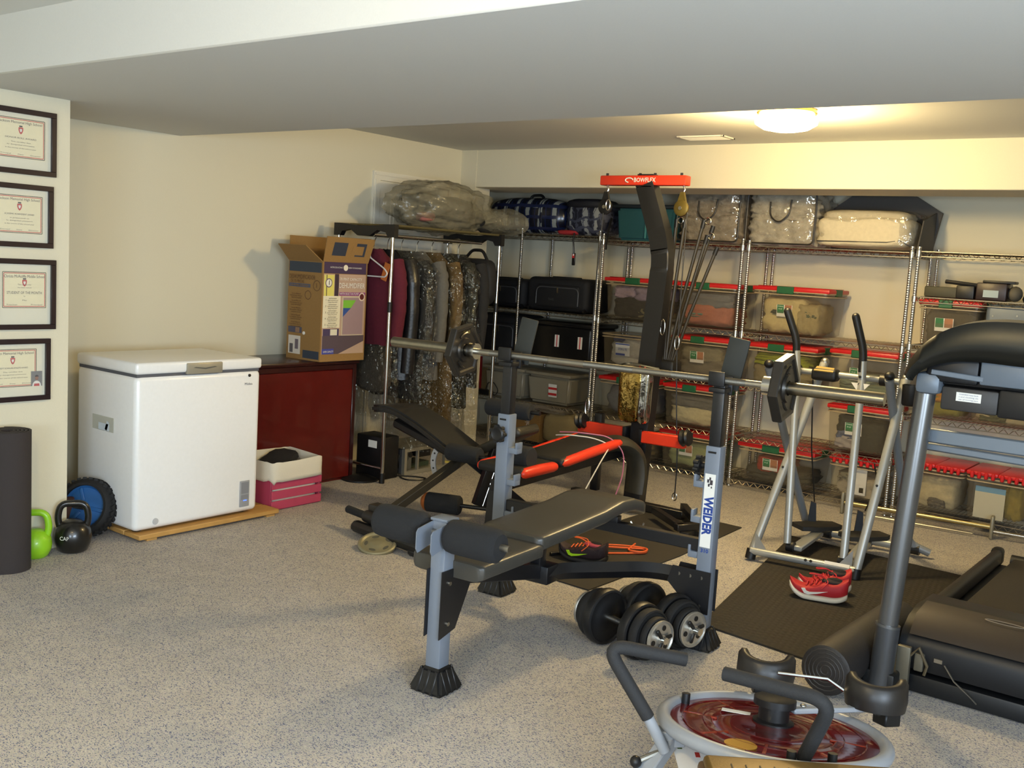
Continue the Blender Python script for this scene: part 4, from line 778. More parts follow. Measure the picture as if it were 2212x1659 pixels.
for s in (-1,1):
    x=s*hw
    u=out(lbox((x,0,.4525),(.064,.064,.805)),'upright',GREYP,bench)
    out(lbox((x,0,.98),(.05,.05,.26)),'inner_post',BLACKM,bench)
    out(lbox((x,.034,1.105),(.07,.014,.08),.006),'hook_back',BLACKP,bench); out(lbox((x,.105,1.19),(.092,.012,.215),.02,None,Matrix.Rotation(.14,4,'Y')@Matrix.Rotation(-.1,4,'X')),'back_plate',M('plate_slate','30312c',.7),bench); out(lbox((x,.065,1.085),(.03,.09,.02),.003),'plate_arm',BLACKP,bench); out(lbox((x,-.05,1.135),(.07,.012,.06),.005),'hook_lip',BLACKP,bench); out(lbox((x,-.012,1.088),(.07,.075,.02),.004),'hook_seat',BLACKP,bench)
    out(lbox((x,-.033,.83),(.034,.003,.008),0),'slot',BLACKP,u)
    for z in (.70,.55,.40):
        out(lbox((x-s*.05,.0,z-.012),(.055,.05,.028)),'safety_catch',GREYP,bench); out(lbox((x-s*.072,.0,z+.012),(.012,.05,.032),.003),'catch_lip',GREYP,bench)
    kx=(x,-.032,.77)
    kk=out(B().lathe([(0,0),(.014,0),(.014,.02),(.034,.024),(.036,.044),(.028,.05),(.02,.046),(0,.046)],P(x,-.032,.765) if s<0 else P(x-.032,0,.765),-uy if s<0 else -ux,14),'knob',BLACKP,bench)
    for i in range(7): a=2*pi*i/7; kp=lambda d: P(x+.034*cos(a),-d,.765+.034*sin(a)) if s<0 else P(x-d,.034*cos(a),.765+.034*sin(a)); out(B().cyl(kp(.056),kp(.078),.010,n=8),'knob_grip',BLACKP,kk)
    foot(x,0)
    # curved arm to the middle of the frame and gusset plates
    out(B().tube(fillet([P(x*.97,0,.28),P(x*.55,-.02,.285),P(x*.1,-.36,.30),P(x*.06,-.46,.30)],.25,8),.036,4,sx=.72),'frame_arm',BLACKM,bench,ang=30)
    for q in (-.036,.034):
        gp=out(B().prism([(0.04*s,.33),(-.13*s,.33),(-.15*s,.26),(-.03*s,.15),(.04*s,.15)],FR(P(x,q,0),ux,(0,0,1)),.004),'gusset_plate',BLACKM,bench,flat=True)
        if q<0:
            for (bx,bz) in ((0,.30),(-.05,.30),(-.10,.30),(0,.18)): out(B().cyl(P(x+bx*s,q-.004,bz),P(x+bx*s,q+.003,bz),.008,n=8),'bolt',STEEL,gp)
# right upright sticker
m=FR(P(hw+.001,-.0327,.585),(0,0,-1),ux); s_=rect(m,.31,.046,LABELW,bench,'sticker'); 
text('WEIDER',.038,m@Matrix.Translation((.02,0,.001)),M('weider_blue','1f3e8a',.5),s_,.165,bold=.045)
text('310',.016,FR(P(hw+.001,-.0327,.415),ux,(0,0,1)),MATS['weider_blue'],bench,.034,bold=.03)
for a,c,d in ((-.12,.006,.02),(-.125,-.008,.014),(-.108,-.004,.012),(-.135,.0,.012),(-.1,.008,.008)): rect(m@Matrix.Translation((a,c,.001)),d,d*.6,DARKINK,s_,'emblem_mark')
out(B().bar(P(-.48,0,.43),P(.48,0,.43),.04,.05),'rear_crossbar',BLACKM,bench)
# front leg
fy=-1.068
out(lbox((0.0,fy,.345),(.062,.062,.565)),'front_leg',GREYP,bench); foot(.0,fy)
for q in (-.035,.031):
    gp=out(B().prism([(0,.45),(.15,.45),(.15,.40),(.05,.22),(-.045,.20),(-.045,.45)],FR(P(q,fy,0),uy,(0,0,1)),.004),'gusset_plate',BLACKM,bench,flat=True)
    if q<0: pass
    for (by,bz) in ((.0,.40),(.05,.42),(.1,.42),(0,.25)): out(B().cyl(P(q+.002,fy+by,bz),P(q+.01,fy+by,bz),.008,n=8),'bolt',STEEL,gp)
out(B().bar(P(.0,fy+.02,.42),P(0,-.40,.30),.05,.06),'main_beam',BLACKM,bench)
out(lbox((0,-.43,.30),(.11,.09,.075),.005),'beam_joint',BLACKM,bench)
out(lbox((0,-.46,.385),(.05,.05,.14),.003),'seat_post',BLACKM,bench)
# roller bracket and foam rollers
for q in (-.03,.034): out(B().prism([(-.115,.525),(-.125,.54),(-.125,.6),(-.115,.612),(.035,.635),(.035,.56)],FR(P(.0+q,fy,0),uy,(0,0,1)),.004),'roller_bracket',GREYP,bench,flat=True)
out(lbox((.0,fy,.632),(.075,.07,.01),.002),'leg_cap',GREYP,bench)
rod=out(B().cyl(P(-.30,fy-.03,.585),P(.30,fy-.03,.585),.012),'roller_bar',STEEL,bench)
for a,c in ((-.275,-.055),(.045,.265)):
    rl=out(B().lathe([(.014,0),(.045,0),(.058,.012),(.061,.03),(.061,.19),(.058,.208),(.045,.22),(.014,.22)],P(a,fy-.03,.585),ux,24),'foam_roller',FOAM,bench)
# pads: seat and backrest
def pad(sec,wl,wr,th,name):
    def fn(u,v):
        a=u*2*pi; c_,s_2=cos(a),sin(a); px=abs(c_)**.22*(1 if c_>0 else -1); pz=abs(s_2)**.35*(1 if s_2>0 else -1)
        i=v*(len(sec)-1); k=min(int(i),len(sec)-2); t_=i-k; y=sec[k][0]*(1-t_)+sec[k+1][0]*t_; z=sec[k][1]*(1-t_)+sec[k+1][1]*t_; w=sec[k][2]*(1-t_)+sec[k+1][2]*t_
        return P(px*w,y,z-th/2+pz*th/2)
    b=B().grid(fn,36,(len(sec)-1)*4,True); vs_=b.bm.verts; bmesh.ops.holes_fill(b.bm,edges=[e for e in b.bm.edges if e.is_boundary],sides=0)
    bmesh.ops.recalc_face_normals(b.bm,faces=b.bm.faces[:])
    return out(b,name,VINYL,bench,ang=55)
pad([(-1.045,.478,.145),(-1.035,.482,.158),(-1.0,.485,.16),(-.70,.492,.155),(-.655,.49,.148),(-.645,.485,.13)],0,0,.06,'seat_pad')
pad([(-.67,.512,.13),(-.655,.516,.145),(-.62,.52,.15),(-.4,.532,.15),(-.2,.545,.15),(-.05,.565,.148),(.05,.56,.146),(.14,.535,.142),(.17,.522,.13),(.18,.515,.11)],0,0,.06,'backrest_pad')
out(lbox((0,-.25,.45),(.05,.75,.04),.004),'pad_rail',BLACKM,bench)
for y in (-.48,.0): out(lbox((0,y,.465),(.2,.04,.03),.003),'pad_bracket',BLACKM,bench)
out(B().tube([P(.10,.10,.44),P(.13,.10,.40),P(.16,.10,.41),P(.165,.10,.445)],.005,6,fil=.02),'lever_hook',CHROME,bench)
# barbell
zb=1.127; bar=T('barbell','steel olympic barbell resting across the bench hooks','barbell',P(0,-.012,zb),brz); yb=-.012
Q=lambda x:P(x,yb,zb)
XA,XB=-1.20,1.16
out(B().cyl(Q(-.71),Q(.70),.0145,n=20),'shaft',STEEL,bar)
KN=banded(M('knurled_steel','8f8b80',.5,1),120,.6,'X',.001)
for a,c in ((-.62,-.30),(-.12,.12),(.30,.62)): out(B().cyl(Q(a),Q(c),.0149,n=20,cap=False),'knurling',KN,bar)
for s,xe in ((-1,XA),(1,XB)):
    out(B().cyl(Q(s*.725),Q(xe-s*.004),.0255,n=24).cyl(Q(xe-s*.004),Q(xe),.0245,n=24),'sleeve',M('sleeve_steel','a09a8a',.28,1,var=.3,scale=40),bar)
    out(B().cyl(Q(s*.695),Q(s*.735),.038,n=24),'collar',CHROME,bar)
def hexplate(x,label,r,th):
    t=T('weight_plate',label,'weight plate',P(x,yb,zb-r),brz,'hexagonal plates on the barbell')
    G=M('gunmetal_plate','36322d',.32,.5); n=6
    tb=bmesh.new(); R_=[]
    for rr,zz in ((.030,-th*.5),(.055,-th*.55),(.06,-th*.3),(r*.80,-th*.3),(r*.86,-th*.5),(r*.97,-th*.5),(r,-th*.38),(r,th*.38),(r*.97,th*.5),(r*.86,th*.5),(r*.80,th*.3),(.06,th*.3),(.055,th*.55),(.030,th*.5)):
        hx=rr>.07; seg=24; ring=[]
        for i in range(seg):
            a=2*pi*i/seg
            k=rr/(cos((a+pi/6)%(pi/3)-pi/6)) *cos(pi/6) if hx else rr
            ring.append(tb.verts.new((k*cos(a),k*sin(a),zz)))
        R_.append(ring)
    for i in range(len(R_)):
        a,c=R_[i],R_[(i+1)%len(R_)]
        for k in range(24): tb.faces.new((a[k],a[(k+1)%24],c[(k+1)%24],c[k]))
    bmesh.ops.recalc_face_normals(tb,faces=tb.faces[:])
    pl=out(B().add(tb,Matrix.Translation(Q(x))@rotm(ux)@Matrix.Rotation(.26,4,'Z')),'plate',G,t,ang=35)
    for k in range(3):
        a=2*pi*k/3+pi/2; c=Matrix.Translation(Q(x))@rotm(ux)
        out(B().tube([c@V((.085*cos(a+d),.085*sin(a+d),th*.62)) for d in [-.35+.07*i for i in range(11)]],.006,6),'grip_rim',G,pl)
        out(B().tube([c@V((.085*cos(a+d),.085*sin(a+d),-th*.62)) for d in [-.35+.07*i for i in range(11)]],.006,6),'grip_rim',G,pl)
    m=FR(Q(x)+ux*(th*.32)+V((0,0,.085)),uy,(0,0,1)); text('25 LB',.016,m,M('worn_gold','a08f50',.4,.5),pl,.06)
hexplate(-.775,'dark hexagonal weight plate on the far left barbell sleeve',.132,.038)
hexplate(.775,'dark hexagonal weight plate on the right barbell sleeve in front of the walker',.142,.04)
# ---------------------------------------------------------------- weights lying on the carpet
def disc(c,ax,prof,name,mt,par,n=32): return out(B().lathe(prof,c,ax,n),name,mt,par)
CHP=M('chrome_plate','c8c6c0',.36,.85)
def dumbbell(c,ax,label,gap):
    ax=V(ax).normalized(); c=V(c); t=T('dumbbell',label,'dumbbell',(c.x,c.y,0),0,'loaded dumbbells behind the bench leg')
    out(B().cyl(c-ax*.24,c+ax*.235,.0145),'bar',CHROME,t)
    for s in (-1,1):
        for k,(r_,w_) in enumerate(((.118,.045),(.105,.04),(.082,.03))):
            o=gap+[0,.048,.09][k]
            disc(c+ax*s*o,ax*s,[(.016,0),(r_*.55,.0),(r_*.62,.006),(r_*.86,.006),(r_*.9,0),(r_*.97,.003),(r_,.012),(r_,w_-.012),(r_*.97,w_-.003),(r_*.9,w_),(r_*.86,w_-.006),(r_*.62,w_-.006),(r_*.55,w_),(.016,w_)],'weight_disc',RUBBER if k else BLACKP,t)
        o=gap+.122; sp=disc(c+ax*s*o,ax*s,[(.0,0),(.07,0),(.074,.004),(.074,.014),(.068,.016),(.064,.010),(.022,.010),(.02,.02),(0,.02)],'chrome_disc',CHP,t)
        R_=rotm(ax*s)
        for i in range(3):
            a=2*pi*i/3+.5; p0=c+ax*s*(o+.011); out(B().add(bm_cyl(.011,.003),Matrix.Translation(p0)@R_@Matrix.Translation((.045*cos(a),.045*sin(a),0))),'disc_hole',BLACKP,sp)
            out(B().box(p0+R_@V((.03*cos(a+1),.03*sin(a+1),.008)),(.05,.016,.012),R_@Matrix.Rotation(a+1,4,'Z'),.004,1),'star_collar',BLACKP,sp)
def bm_cyl(r_,h_):
    tb=bmesh.new(); bmesh.ops.create_cone(tb,cap_ends=True,segments=12,radius1=r_,radius2=r_,depth=h_); return tb
dumbbell((-2.02,3.515,.119),(.93,-.20,0),'dumbbell with big black discs nearest the bench front leg, chrome end toward the camera',.075)
dumbbell((-1.965,3.72,.119),(.86,-.24,0),'dumbbell with black discs lying close to the right bench foot',.062)
t=T('small_plate','small tan metal weight plate with oval slots propped on the carpet','weight plate',(-3.695,3.80,0))
pc=V((-3.70,3.80,.018)); pa=V((.18,-.3,1)).normalized()
GP=M('khaki_metal','8d876c',.45,.4)
d_=disc(pc,pa,[(.012,0),(.03,0),(.034,.005),(.072,.005),(.082,0),(.1,.002),(.104,.008),(.104,.02),(.098,.026),(.088,.026),(.08,.018),(.042,.018),(.034,.024),(.012,.024)],'plate',GP,t)
for i in range(5):
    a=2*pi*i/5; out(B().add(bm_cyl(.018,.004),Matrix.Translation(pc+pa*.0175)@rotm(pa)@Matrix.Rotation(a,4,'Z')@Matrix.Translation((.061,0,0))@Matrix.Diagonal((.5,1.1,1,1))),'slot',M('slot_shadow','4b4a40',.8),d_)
# ---------------------------------------------------------------- tall power-rod exercise tower
TX,TY=-3.31,5.80
t=T('exercise_tower','tall black exercise tower with a red crossbar and fanned power rods','home gym',(TX,TY,.007)); tower=t
RODM=M('rod_brown','2f2a20',.4,.2)
def col(pts,w,d,name,mt):
    b=B(); 
    for p,q in zip(pts,pts[1:]): pass
    tb=bmesh.new(); R_=[]
    for i,(x,y,z) in enumerate(pts):
        p=V((x,y,z)); a=V(pts[max(i-1,0)]); c=V(pts[min(i+1,len(pts)-1)]); tt=(c-a).normalized(); yy=V((0,1,0)); yy=(yy-tt*yy.dot(tt)).normalized(); xx=yy.cross(tt)
        R_.append([tb.verts.new(p+xx*sx*w/2+yy*sy*d/2) for sx,sy in ((-1,-1),(1,-1),(1,1),(-1,1))])
    for a,c in zip(R_,R_[1:]):
        for k in range(4): tb.faces.new((a[k],a[(k+1)%4],c[(k+1)%4],c[k]))
    tb.faces.new(R_[0][::-1]); tb.faces.new(R_[-1]); bmesh.ops.bevel(tb,geom=[e for e in tb.edges if abs((e.verts[0].co-e.verts[1].co).normalized().y)<.9],offset=.006,segments=1,affect='EDGES')
    return out(b.add(tb),name,mt,t,ang=30)
col(fillet([(-3.315,TY,.02),(-3.275,TY,.95),(-3.235,TY,1.62),(-3.26,TY,1.76),(-3.395,TY,2.10)],.12,6),.125,.09,'main_column',BLACKM)
REDT=M('tower_red','dd3a20',.35)
cb=out(B().bb((-3.735,TY-.035,2.095),(-3.10,TY+.035,2.158),.008),'crossbar',REDT,t)
text('BOWFLEX',.028,FR((-3.395,TY-.036,2.127),(1,0,0),(0,0,1)),LABELW,cb,.16,bold=.02)
out(B().tube([FR((-3.51,TY-.0365,2.127),(1,0,0),(0,0,1))@V((.028*cos(a),.014*sin(a),0)) for a in [i*.45 for i in range(11)]],.004,5),'logo_swirl',LABELW,cb)
for x in (-3.70,-3.15,-3.45,-3.34): out(B().cyl((x,TY,2.156),(x,TY,2.175),.009,n=8),'bolt',BLACKP,cb)
out(B().bb((-3.455,TY-.045,2.08),(-3.335,TY+.045,2.094),.004,1).bb((-3.455,TY-.03,2.158),(-3.335,TY+.03,2.166),.002,1),'mount_plate',BLACKM,t)
BRASS=M('aged_brass','6f602e',.4,.6)
for x,mt in ((-3.695,BLACKP),(-3.13,BRASS)):
    pu=out(B().lathe([(0,-.014),(.04,-.014),(.05,-.008),(.05,.008),(.04,.014),(0,.014)],(x,TY-.01,1.955),(0,1,0),20).prism([(-.036,0),(.036,0),(.012,.085),(-.012,.085)],FR((x,TY+.004,1.97),(1,0,0),(0,0,1)),.02),'pulley',mt,t); out(B().cyl((x,TY-.03,1.955),(x,TY+.01,1.955),.012,n=10),'axle',STEEL,pu); out(B().tube([(x,TY,2.05),(x+.012,TY,2.07),(x,TY,2.095)],.006,6),'hook',CHROME,pu)
CH=lambda p,name='carabiner',h=.07:out(B().tube([V(p)+V((.016*cos(a),0,h/2*sin(a))) for a in [i*pi/6 for i in range(12)]],.004,6,True),name,CHROME,t)
CH((-3.655,TY-.04,1.965)); CH((-3.185,TY-.03,1.20),h=.10); CH((-3.08,TY-.02,1.11),h=.09); CH((-3.70,TY-.05,.62),h=.12)
CAB=M('cable_black','1a1816',.5)
for n_,p in (('cable',[(-3.085,TY-.01,1.93),(-3.08,TY-.02,1.5),(-3.075,TY-.02,1.15)]),('cable',[(-3.075,TY-.02,1.06),(-3.05,TY-.02,.72),(-3.02,TY+.0,.36),(-3.03,TY+.02,.11)]),('cable',[(-3.70,TY-.02,1.92),(-3.71,TY-.04,1.3),(-3.70,TY-.05,.68)])): out(B().tube(p,.004,6,fil=.2),n_,CAB,t)
# power rods fanning up from the rod box
out(B().bb((-3.245,TY+.03,.885),(-3.12,TY+.16,.985),.02),'rod_box',BLACKP,t); out(B().bb((-3.33,TY-.06,.905),(-3.14,TY+.14,.93),.006),'rod_plate',BLACKM,t)
for k,(x,z,dx) in enumerate(((-3.215,1.885,-.06),(-3.165,1.885,-.04),(-3.02,1.885,-.02),(-2.965,1.85,0),(-2.99,1.79,.01),(-2.925,1.72,.02))):
    p0=V((-3.225+.012*k,TY+.10,.97)); p1=V((x,TY+.10+.02*(k%2),z)); rd=out(B().tube([p0,p0.lerp(p1,.4)+V((-.01,0,.0)),p1],.0115,8),'power_rod',RODM,t)
    d=(p1-p0).normalized(); out(B().cyl(p1-d*.045,p1+d*.008,.0145,n=10),'rod_cap',BLACKP,rd)
    if k%2==0: out(B().tube([p1+V((.028+.02*cos(a),0,.0+.02*sin(a))) for a in [i*pi/6 for i in range(12)]],.004,6,True),'rod_hook',CHROME,rd)
# low red arms with black end pulleys
for x0,x1 in ((-3.755,-3.39),(-3.27,-2.955)): out(B().bar((x0,TY-.05,.48),(x1,TY-.035,.485),.078,.045,.006,(0,1,0)),'low_arm',REDT,t)
out(B().bb((-3.40,TY-.075,.43),(-3.375,TY+.03,.53),.003).bb((-3.28,TY-.075,.43),(-3.255,TY+.03,.53),.003),'arm_clamp',BLACKM,t)
for x in (-3.72,-2.935): out(B().lathe([(0,-.03),(.045,-.03),(.055,-.018),(.04,-.005),(.04,.005),(.055,.018),(.045,.03),(0,.03)],(x,TY-.08,.525),(1,0,0.2),18),'end_pulley',BLACKP,t)
out(B().bb((-3.66,TY-.02,.05),(-3.60,TY+.03,.58),.01),'side_post',BLACKM,t)
# base and bench rail
out(B().bar((-3.31,5.86,.04),(-3.31,4.15,.04),.06,.05),'base_rail',BLACKM,t); out(B().bar((-3.75,5.72,.035),(-2.90,5.72,.035),.06,.05),'base_cross',BLACKM,t); out(B().bar((-3.62,4.33,.03),(-3.05,4.33,.03),.05,.045),'front_cross',BLACKM,t)
for x in (-3.62,-3.05): out(B().cyl((x-.02,4.33,.035),(x+.02,4.33,.035),.03,n=14),'foot_cap',BLACKP,t)
out(B().bar((-3.02,5.55,.07),(-2.70,5.30,.07),.045,.04).bar((-2.95,5.80,.07),(-2.64,5.42,.07),.045,.04).bar((-2.72,5.27,.07),(-2.63,5.44,.07),.045,.04),'foot_frame',BLACKM,t); out(B().bb((-2.70,5.28,.007),(-2.64,5.36,.05),.004),'frame_foot',BLACKP,t)
CH((-3.03,TY+.02,.115),h=.05)
out(B().bar((-3.32,4.30,.345),(-3.32,5.66,.40),.08,.06),'bench_rail',BLACKM,t); out(B().bar((-3.36,4.33,.06),(-3.36,4.36,.33),.07,.05),'front_post',BLACKM,t)
def rpad(y0,y1,z0,z1,w,name,rim):
    m=FR((-3.32,(y0+y1)/2,(z0+z1)/2),(1,0,0),(0,y1-y0,z1-z0)); L_2=math.hypot(y1-y0,z1-z0)
    b=B(); b.box((0,0,.0),(w,L_2,.055),None,.024,3); b.bm.transform(m); pd=out(b,name,M('bench_black','1a1918',.6),t)
    for sx in (-1,1): out(B().tube([m@V((sx*(w/2-.014),k*L_2/2*.97,.002-.004*abs(k)**3)) for k in (-1,-.94,-.8,0,.8,.94,1)],[.010,.022,.029,.031,.029,.022,.010],10),'red_side_trim',REDT,pd)
    return pd
rpad(4.32,4.66,.43,.435,.32,'seat_cushion',1); rpad(4.70,5.36,.44,.50,.31,'back_cushion',1)
out(B().tube(fillet([(-3.33,5.36,.455),(-3.27,5.50,.47),(-3.22,5.60,.40),(-3.2,5.62,.28),(-3.2,5.6,.14)],.1,6),.05,14,sx=1.8),'lumbar_pad',M('pad_olive','2c2a22',.55),t)
out(B().lathe([(0,0),(.052,0),(.06,.01),(.06,.15),(.052,.16),(0,.16)],(-3.36,4.45,.50),(1,0,0),20),'leg_roller',FOAM,t)
ft=out(B().bar((-3.66,4.60,.12),(-3.60,4.72,.55),.05,.10),'leg_lever',BLACKM,t)
for dx in (-.032,.032): out(B().cyl((-3.645+dx,4.56,.12),(-3.585+dx,4.68,.55),.0022,n=6),'lever_edge',CHROME,ft)
COPPER=M('copper_cap','b0632c',.4,.3)
for x0 in (-3.92,-3.28):
    rl=out(B().lathe([(.01,0),(.05,0),(.058,.01),(.058,.20),(.05,.21),(.01,.21)],(x0,4.42+.12*(x0>-3.5),.125),(.93,.36,0),20),'foam_roller',FOAM,t); out(B().lathe([(0,-.03),(.03,-.028),(.05,-.012),(.056,.002),(.05,.006),(0,.006)],(x0,4.42+.12*(x0>-3.5),.125),(.93,.36,0),20),'copper_cap',COPPER,rl)
out(B().cyl((-3.95,4.41,.125),(-3.1,4.74,.125),.012),'roller_bar',BLACKM,t); out(B().cyl((-3.42,4.62,.16),(-3.2,4.72,.17),.028,n=14),'foot_grip',FOAM,t)
# foil pouch hanging on the column
FOIL=M('gold_foil','c4a45a',.14,1,bump=.9,scale=22,var=.5); SILF=M('silver_foil','c9c9c4',.12,1,bump=.6,scale=20)
fp=T('foil_pouch','shiny gold and silver foil bag hung on the tower column below the barbell','bag',(-3.30,5.68,.58))
def foil(co): return V((co.x*(1+.12*co.z/.2),co.y,co.z))
out(B().blob((-3.335,5.69,.755),(.16,.07,.36),81,.07,3,9,6,None,foil),'gold_side',FOIL,fp,ang=40); out(B().blob((-3.235,5.70,.755),(.07,.075,.355),82,.05,3,9,6,None,foil),'silver_side',SILF,fp,ang=40)
out(B().tube([(-3.44,5.69,.925),(-3.34,5.64,.955),(-3.22,5.64,.95),(-3.15,5.70,.935)],.012,8,fil=.05),'crumpled_rim',SILF,fp)
# skipping ropes over the bench
for nm,cl,pts,lab in (('white_rope','d0cdc4',[(-3.46,5.05,.53),(-3.36,5.02,.55),(-3.24,5.12,.54),(-3.16,5.20,.50),(-3.13,5.05,.42),(-3.14,4.85,.2),(-3.20,4.80,.1)],'thin white rope looped over the tower bench'),('pink_rope','b46a86',[(-3.48,5.12,.54),(-3.34,5.10,.56),(-3.20,5.25,.54),(-3.12,5.30,.45),(-3.11,5.28,.3),(-3.14,5.22,.12)],'pink rope hanging down the right side of the tower bench')):
    t2=T('skipping_rope',lab,'rope',(-3.2,5.1,.1)); out(B().tube(pts,.004,6,fil=.06),nm,M(nm,cl,.7),t2)
# ---------------------------------------------------------------- reclining ab bench behind the freezer side
t=T('ab_bench','black reclining abdominal bench with curved pads and grey adjuster','exercise bench',(-3.85,4.3,0))
AO=M('ab_olive','2a261e',.5)
out(B().bar((-3.93,4.02,.07),(-3.79,4.62,.40),.055,.045),'main_beam',AO,t)
out(B().bar((-4.02,3.93,.045),(-3.42,3.86,.045),.07,.06,.02),'base_bar',BLACKP,t); [out(B().bar(a,c,.13,.04,.015),'base_foot',BLACKP,t) for a,c in (((-3.95,3.97,.02),(-3.95,4.10,.02)),((-3.46,3.83,.02),(-3.46,3.96,.02)))]
out(B().cyl((-4.13,3.99,.105),(-3.93,3.955,.105),.022,n=14),'hand_grip',FOAM,t); out(B().cyl((-3.95,3.96,.105),(-3.82,3.93,.105),.035,n=14),'grip_mount',BLACKP,t); out(B().bb((-3.97,3.98,.06),(-3.86,4.06,.17),.015),'beam_bracket',AO,t)
out(B().bar((-3.79,4.62,.38),(-3.55,5.0,.03),.05,.05),'rear_leg',BLACKM,t); out(B().bar((-3.80,5.02,.03),(-3.35,4.97,.03),.05,.05),'rear_foot',BLACKM,t)
PB=M('pad_black','201f1d',.55)
def strip(pts,w,th,name,wd,mt=PB,par=t):
    pts=fillet(pts,.15,6); wd=V(wd).normalized(); tb=bmesh.new(); R_=[]
    for i,p in enumerate(pts):
        tt=(pts[min(i+1,len(pts)-1)]-pts[max(i-1,0)]).normalized(); nn=wd.cross(tt).normalized(); ww=w*(.75 if i in (0,len(pts)-1) else 1)
        R_.append([tb.verts.new(p+wd*a*ww/2+nn*c*th/2) for a,c in ((-1,-1),(1,-1),(1,1),(-1,1))])
    for a,c in zip(R_,R_[1:]):
        for k in range(4): tb.faces.new((a[k],a[(k+1)%4],c[(k+1)%4],c[k]))
    tb.faces.new(R_[0][::-1]); tb.faces.new(R_[-1]); bmesh.ops.bevel(tb,geom=tb.edges[:],offset=th*.3,segments=2,affect='EDGES'); bmesh.ops.recalc_face_normals(tb,faces=tb.faces[:])
    return out(B().add(tb),name,mt,par,ang=50)
strip([(-4.46,4.58,.60),(-4.30,4.60,.62),(-4.10,4.62,.55),(-3.86,4.66,.42),(-3.78,4.68,.38)],.26,.045,'back_pad',(.2,1,0)); out(B().bar((-4.38,4.62,.52),(-3.86,4.68,.36),.10,.06,.015),'pad_frame',BLACKP,t)
out(B().box((-3.62,4.75,.50),(.38,.24,.06),Matrix.Rotation(.1,4,'Z')@Matrix.Rotation(-.52,4,'Y'),.022,3),'seat_pad',AO,t)
for x0,y0,z0,l_ in ((-3.84,4.50,.43,.22),(-3.80,4.80,.68,.30),(-3.42,4.52,.42,.18)):
    rl=out(B().lathe([(.01,0),(.045,0),(.052,.01),(.052,l_-.01),(.045,l_),(.01,l_)],(x0,y0,z0),(1,.12,0),20),'foam_roller',FOAM,t)
out(B().cyl((-3.82,4.80,.68),(-3.44,4.84,.68),.012).cyl((-3.86,4.5,.43),(-3.2,4.56,.42),.012),'roller_bar',BLACKM,t); out(B().bar((-3.64,4.81,.50),(-3.64,4.82,.66),.03,.03),'roller_mount',BLACKM,t)
arc=[(.15*cos(a),.15*sin(a)) for a in [2.6+i*.13 for i in range(12)]]+[(.115*cos(a),.115*sin(a)) for a in [2.6+i*.13 for i in range(11,-1,-1)]]
aq=out(B().prism(arc,FR((-3.86,4.56,.34),(1,.12,0),(0,0,1)),.008),'adjuster_arc',M('adjuster_grey','a3a5a6',.4,.3),t,flat=True)
for i in range(4):
    a=2.75+i*.35; out(B().cyl(FR((-3.86,4.56,.34),(1,.12,0),(0,0,1))@V((.132*cos(a),.132*sin(a),.0)),FR((-3.86,4.56,.34),(1,.12,0),(0,0,1))@V((.132*cos(a),.132*sin(a),.0095)),.006,n=8),'arc_hole',BLACKP,aq)
out(B().box((-3.86,4.52,.36),(.035,.01,.012)),'yellow_mark',M('mark_yellow','b49a3a',.5),t,flat=True)
# ---------------------------------------------------------------- air walker
t=T('air_walker','silver air walker with black curved handles standing on the ribbed mat','air walker',(-1.9,5.6,.009)); walker=t; z0=.03
SV=SILVERP
FL,FRt=V((-2.22,5.21,.035)),V((-1.665,5.285,.035)); RL,RR=V((-2.19,5.99,.035)),V((-1.60,6.05,.035))
FLt,FRT=V((-2.07,5.66,1.10)),V((-1.61,5.64,1.06)); RLt,RRt=V((-2.30,5.42,1.055)),V((-1.645,5.46,1.06))
for a,c in ((FL,FLt),(FRt,FRT)):
    l=out(B().cyl(a+V((0,0,-.02)),c,.024,n=16),'front_leg',SV,t); d=(c-a).normalized(); out(B().cyl(a-V((0,0,.026)),a+d*.03,.029,n=14),'foot_cap',BLACKP,l); out(B().sph(c,(.052,.052,.052),12),'top_cap',STEEL,l)
    m_=a.lerp(c,.45); out(B().sph(m_+V((0,-.022,0)),(.014,.014,.014),8),'bolt',BLACKP,l)
for a,c in ((RL,RLt),(RR,RRt)):
    l=out(B().tube(fillet([a+V((.10,.02,0)),a+V((-.01,-.02,.04)),a.lerp(c,.3)+V((-.0,.0,-.02)),c],.22,8),.023,14),'rear_leg',M('leg_grey','83888d',.42,.2),t); out(B().sph(c+V((0,0,.02)),(.056,.056,.05),12),'ball_cap',BLACKP,l)
out(B().cyl(FL+V((0,0,.02)),FRt+V((0,0,.02)),.021,n=14),'front_tube',SV,t); out(B().cyl(RL+V((.08,.02,.01)),RR+V((-.02,0,.01)),.024,n=14),'rear_tube',SV,t)
for k in (.55,.6): p=FL.lerp(FRt,k)+V((0,-.02,.03)); out(B().cyl(p,p+V((0,-.004,.002)),.008,n=8),'bolt_hole',BLACKP,t)
p=FL.lerp(FRt,.84)+V((0,-.016,.038)); out(B().box(p,(.13,.004,.018),Matrix.Rotation(.13,4,'Z')@Matrix.Rotation(-.5,4,'X')),'white_sticker',LABELW,t,flat=True)
for a,sx in ((FL,1),(FRt,-1)): out(B().prism([(0,0),(.07*sx,0),(0,.09)],FR(a+V((.02*sx,.004,.035)),(1,.13,0),(0,0,1)),.004),'corner_gusset',SV,t,flat=True)
for k in (.05,.45,.9): p=RL.lerp(RR,k); out(B().cyl(p+V((.05,0,.01)),p+V((.11,0,.01)),.03,n=14),'rubber_sleeve',BLACKP,t)
bar_=out(B().cyl((-2.20,5.56,1.045),(-1.62,5.56,1.045),.017,n=14),'crossbar',SV,t)
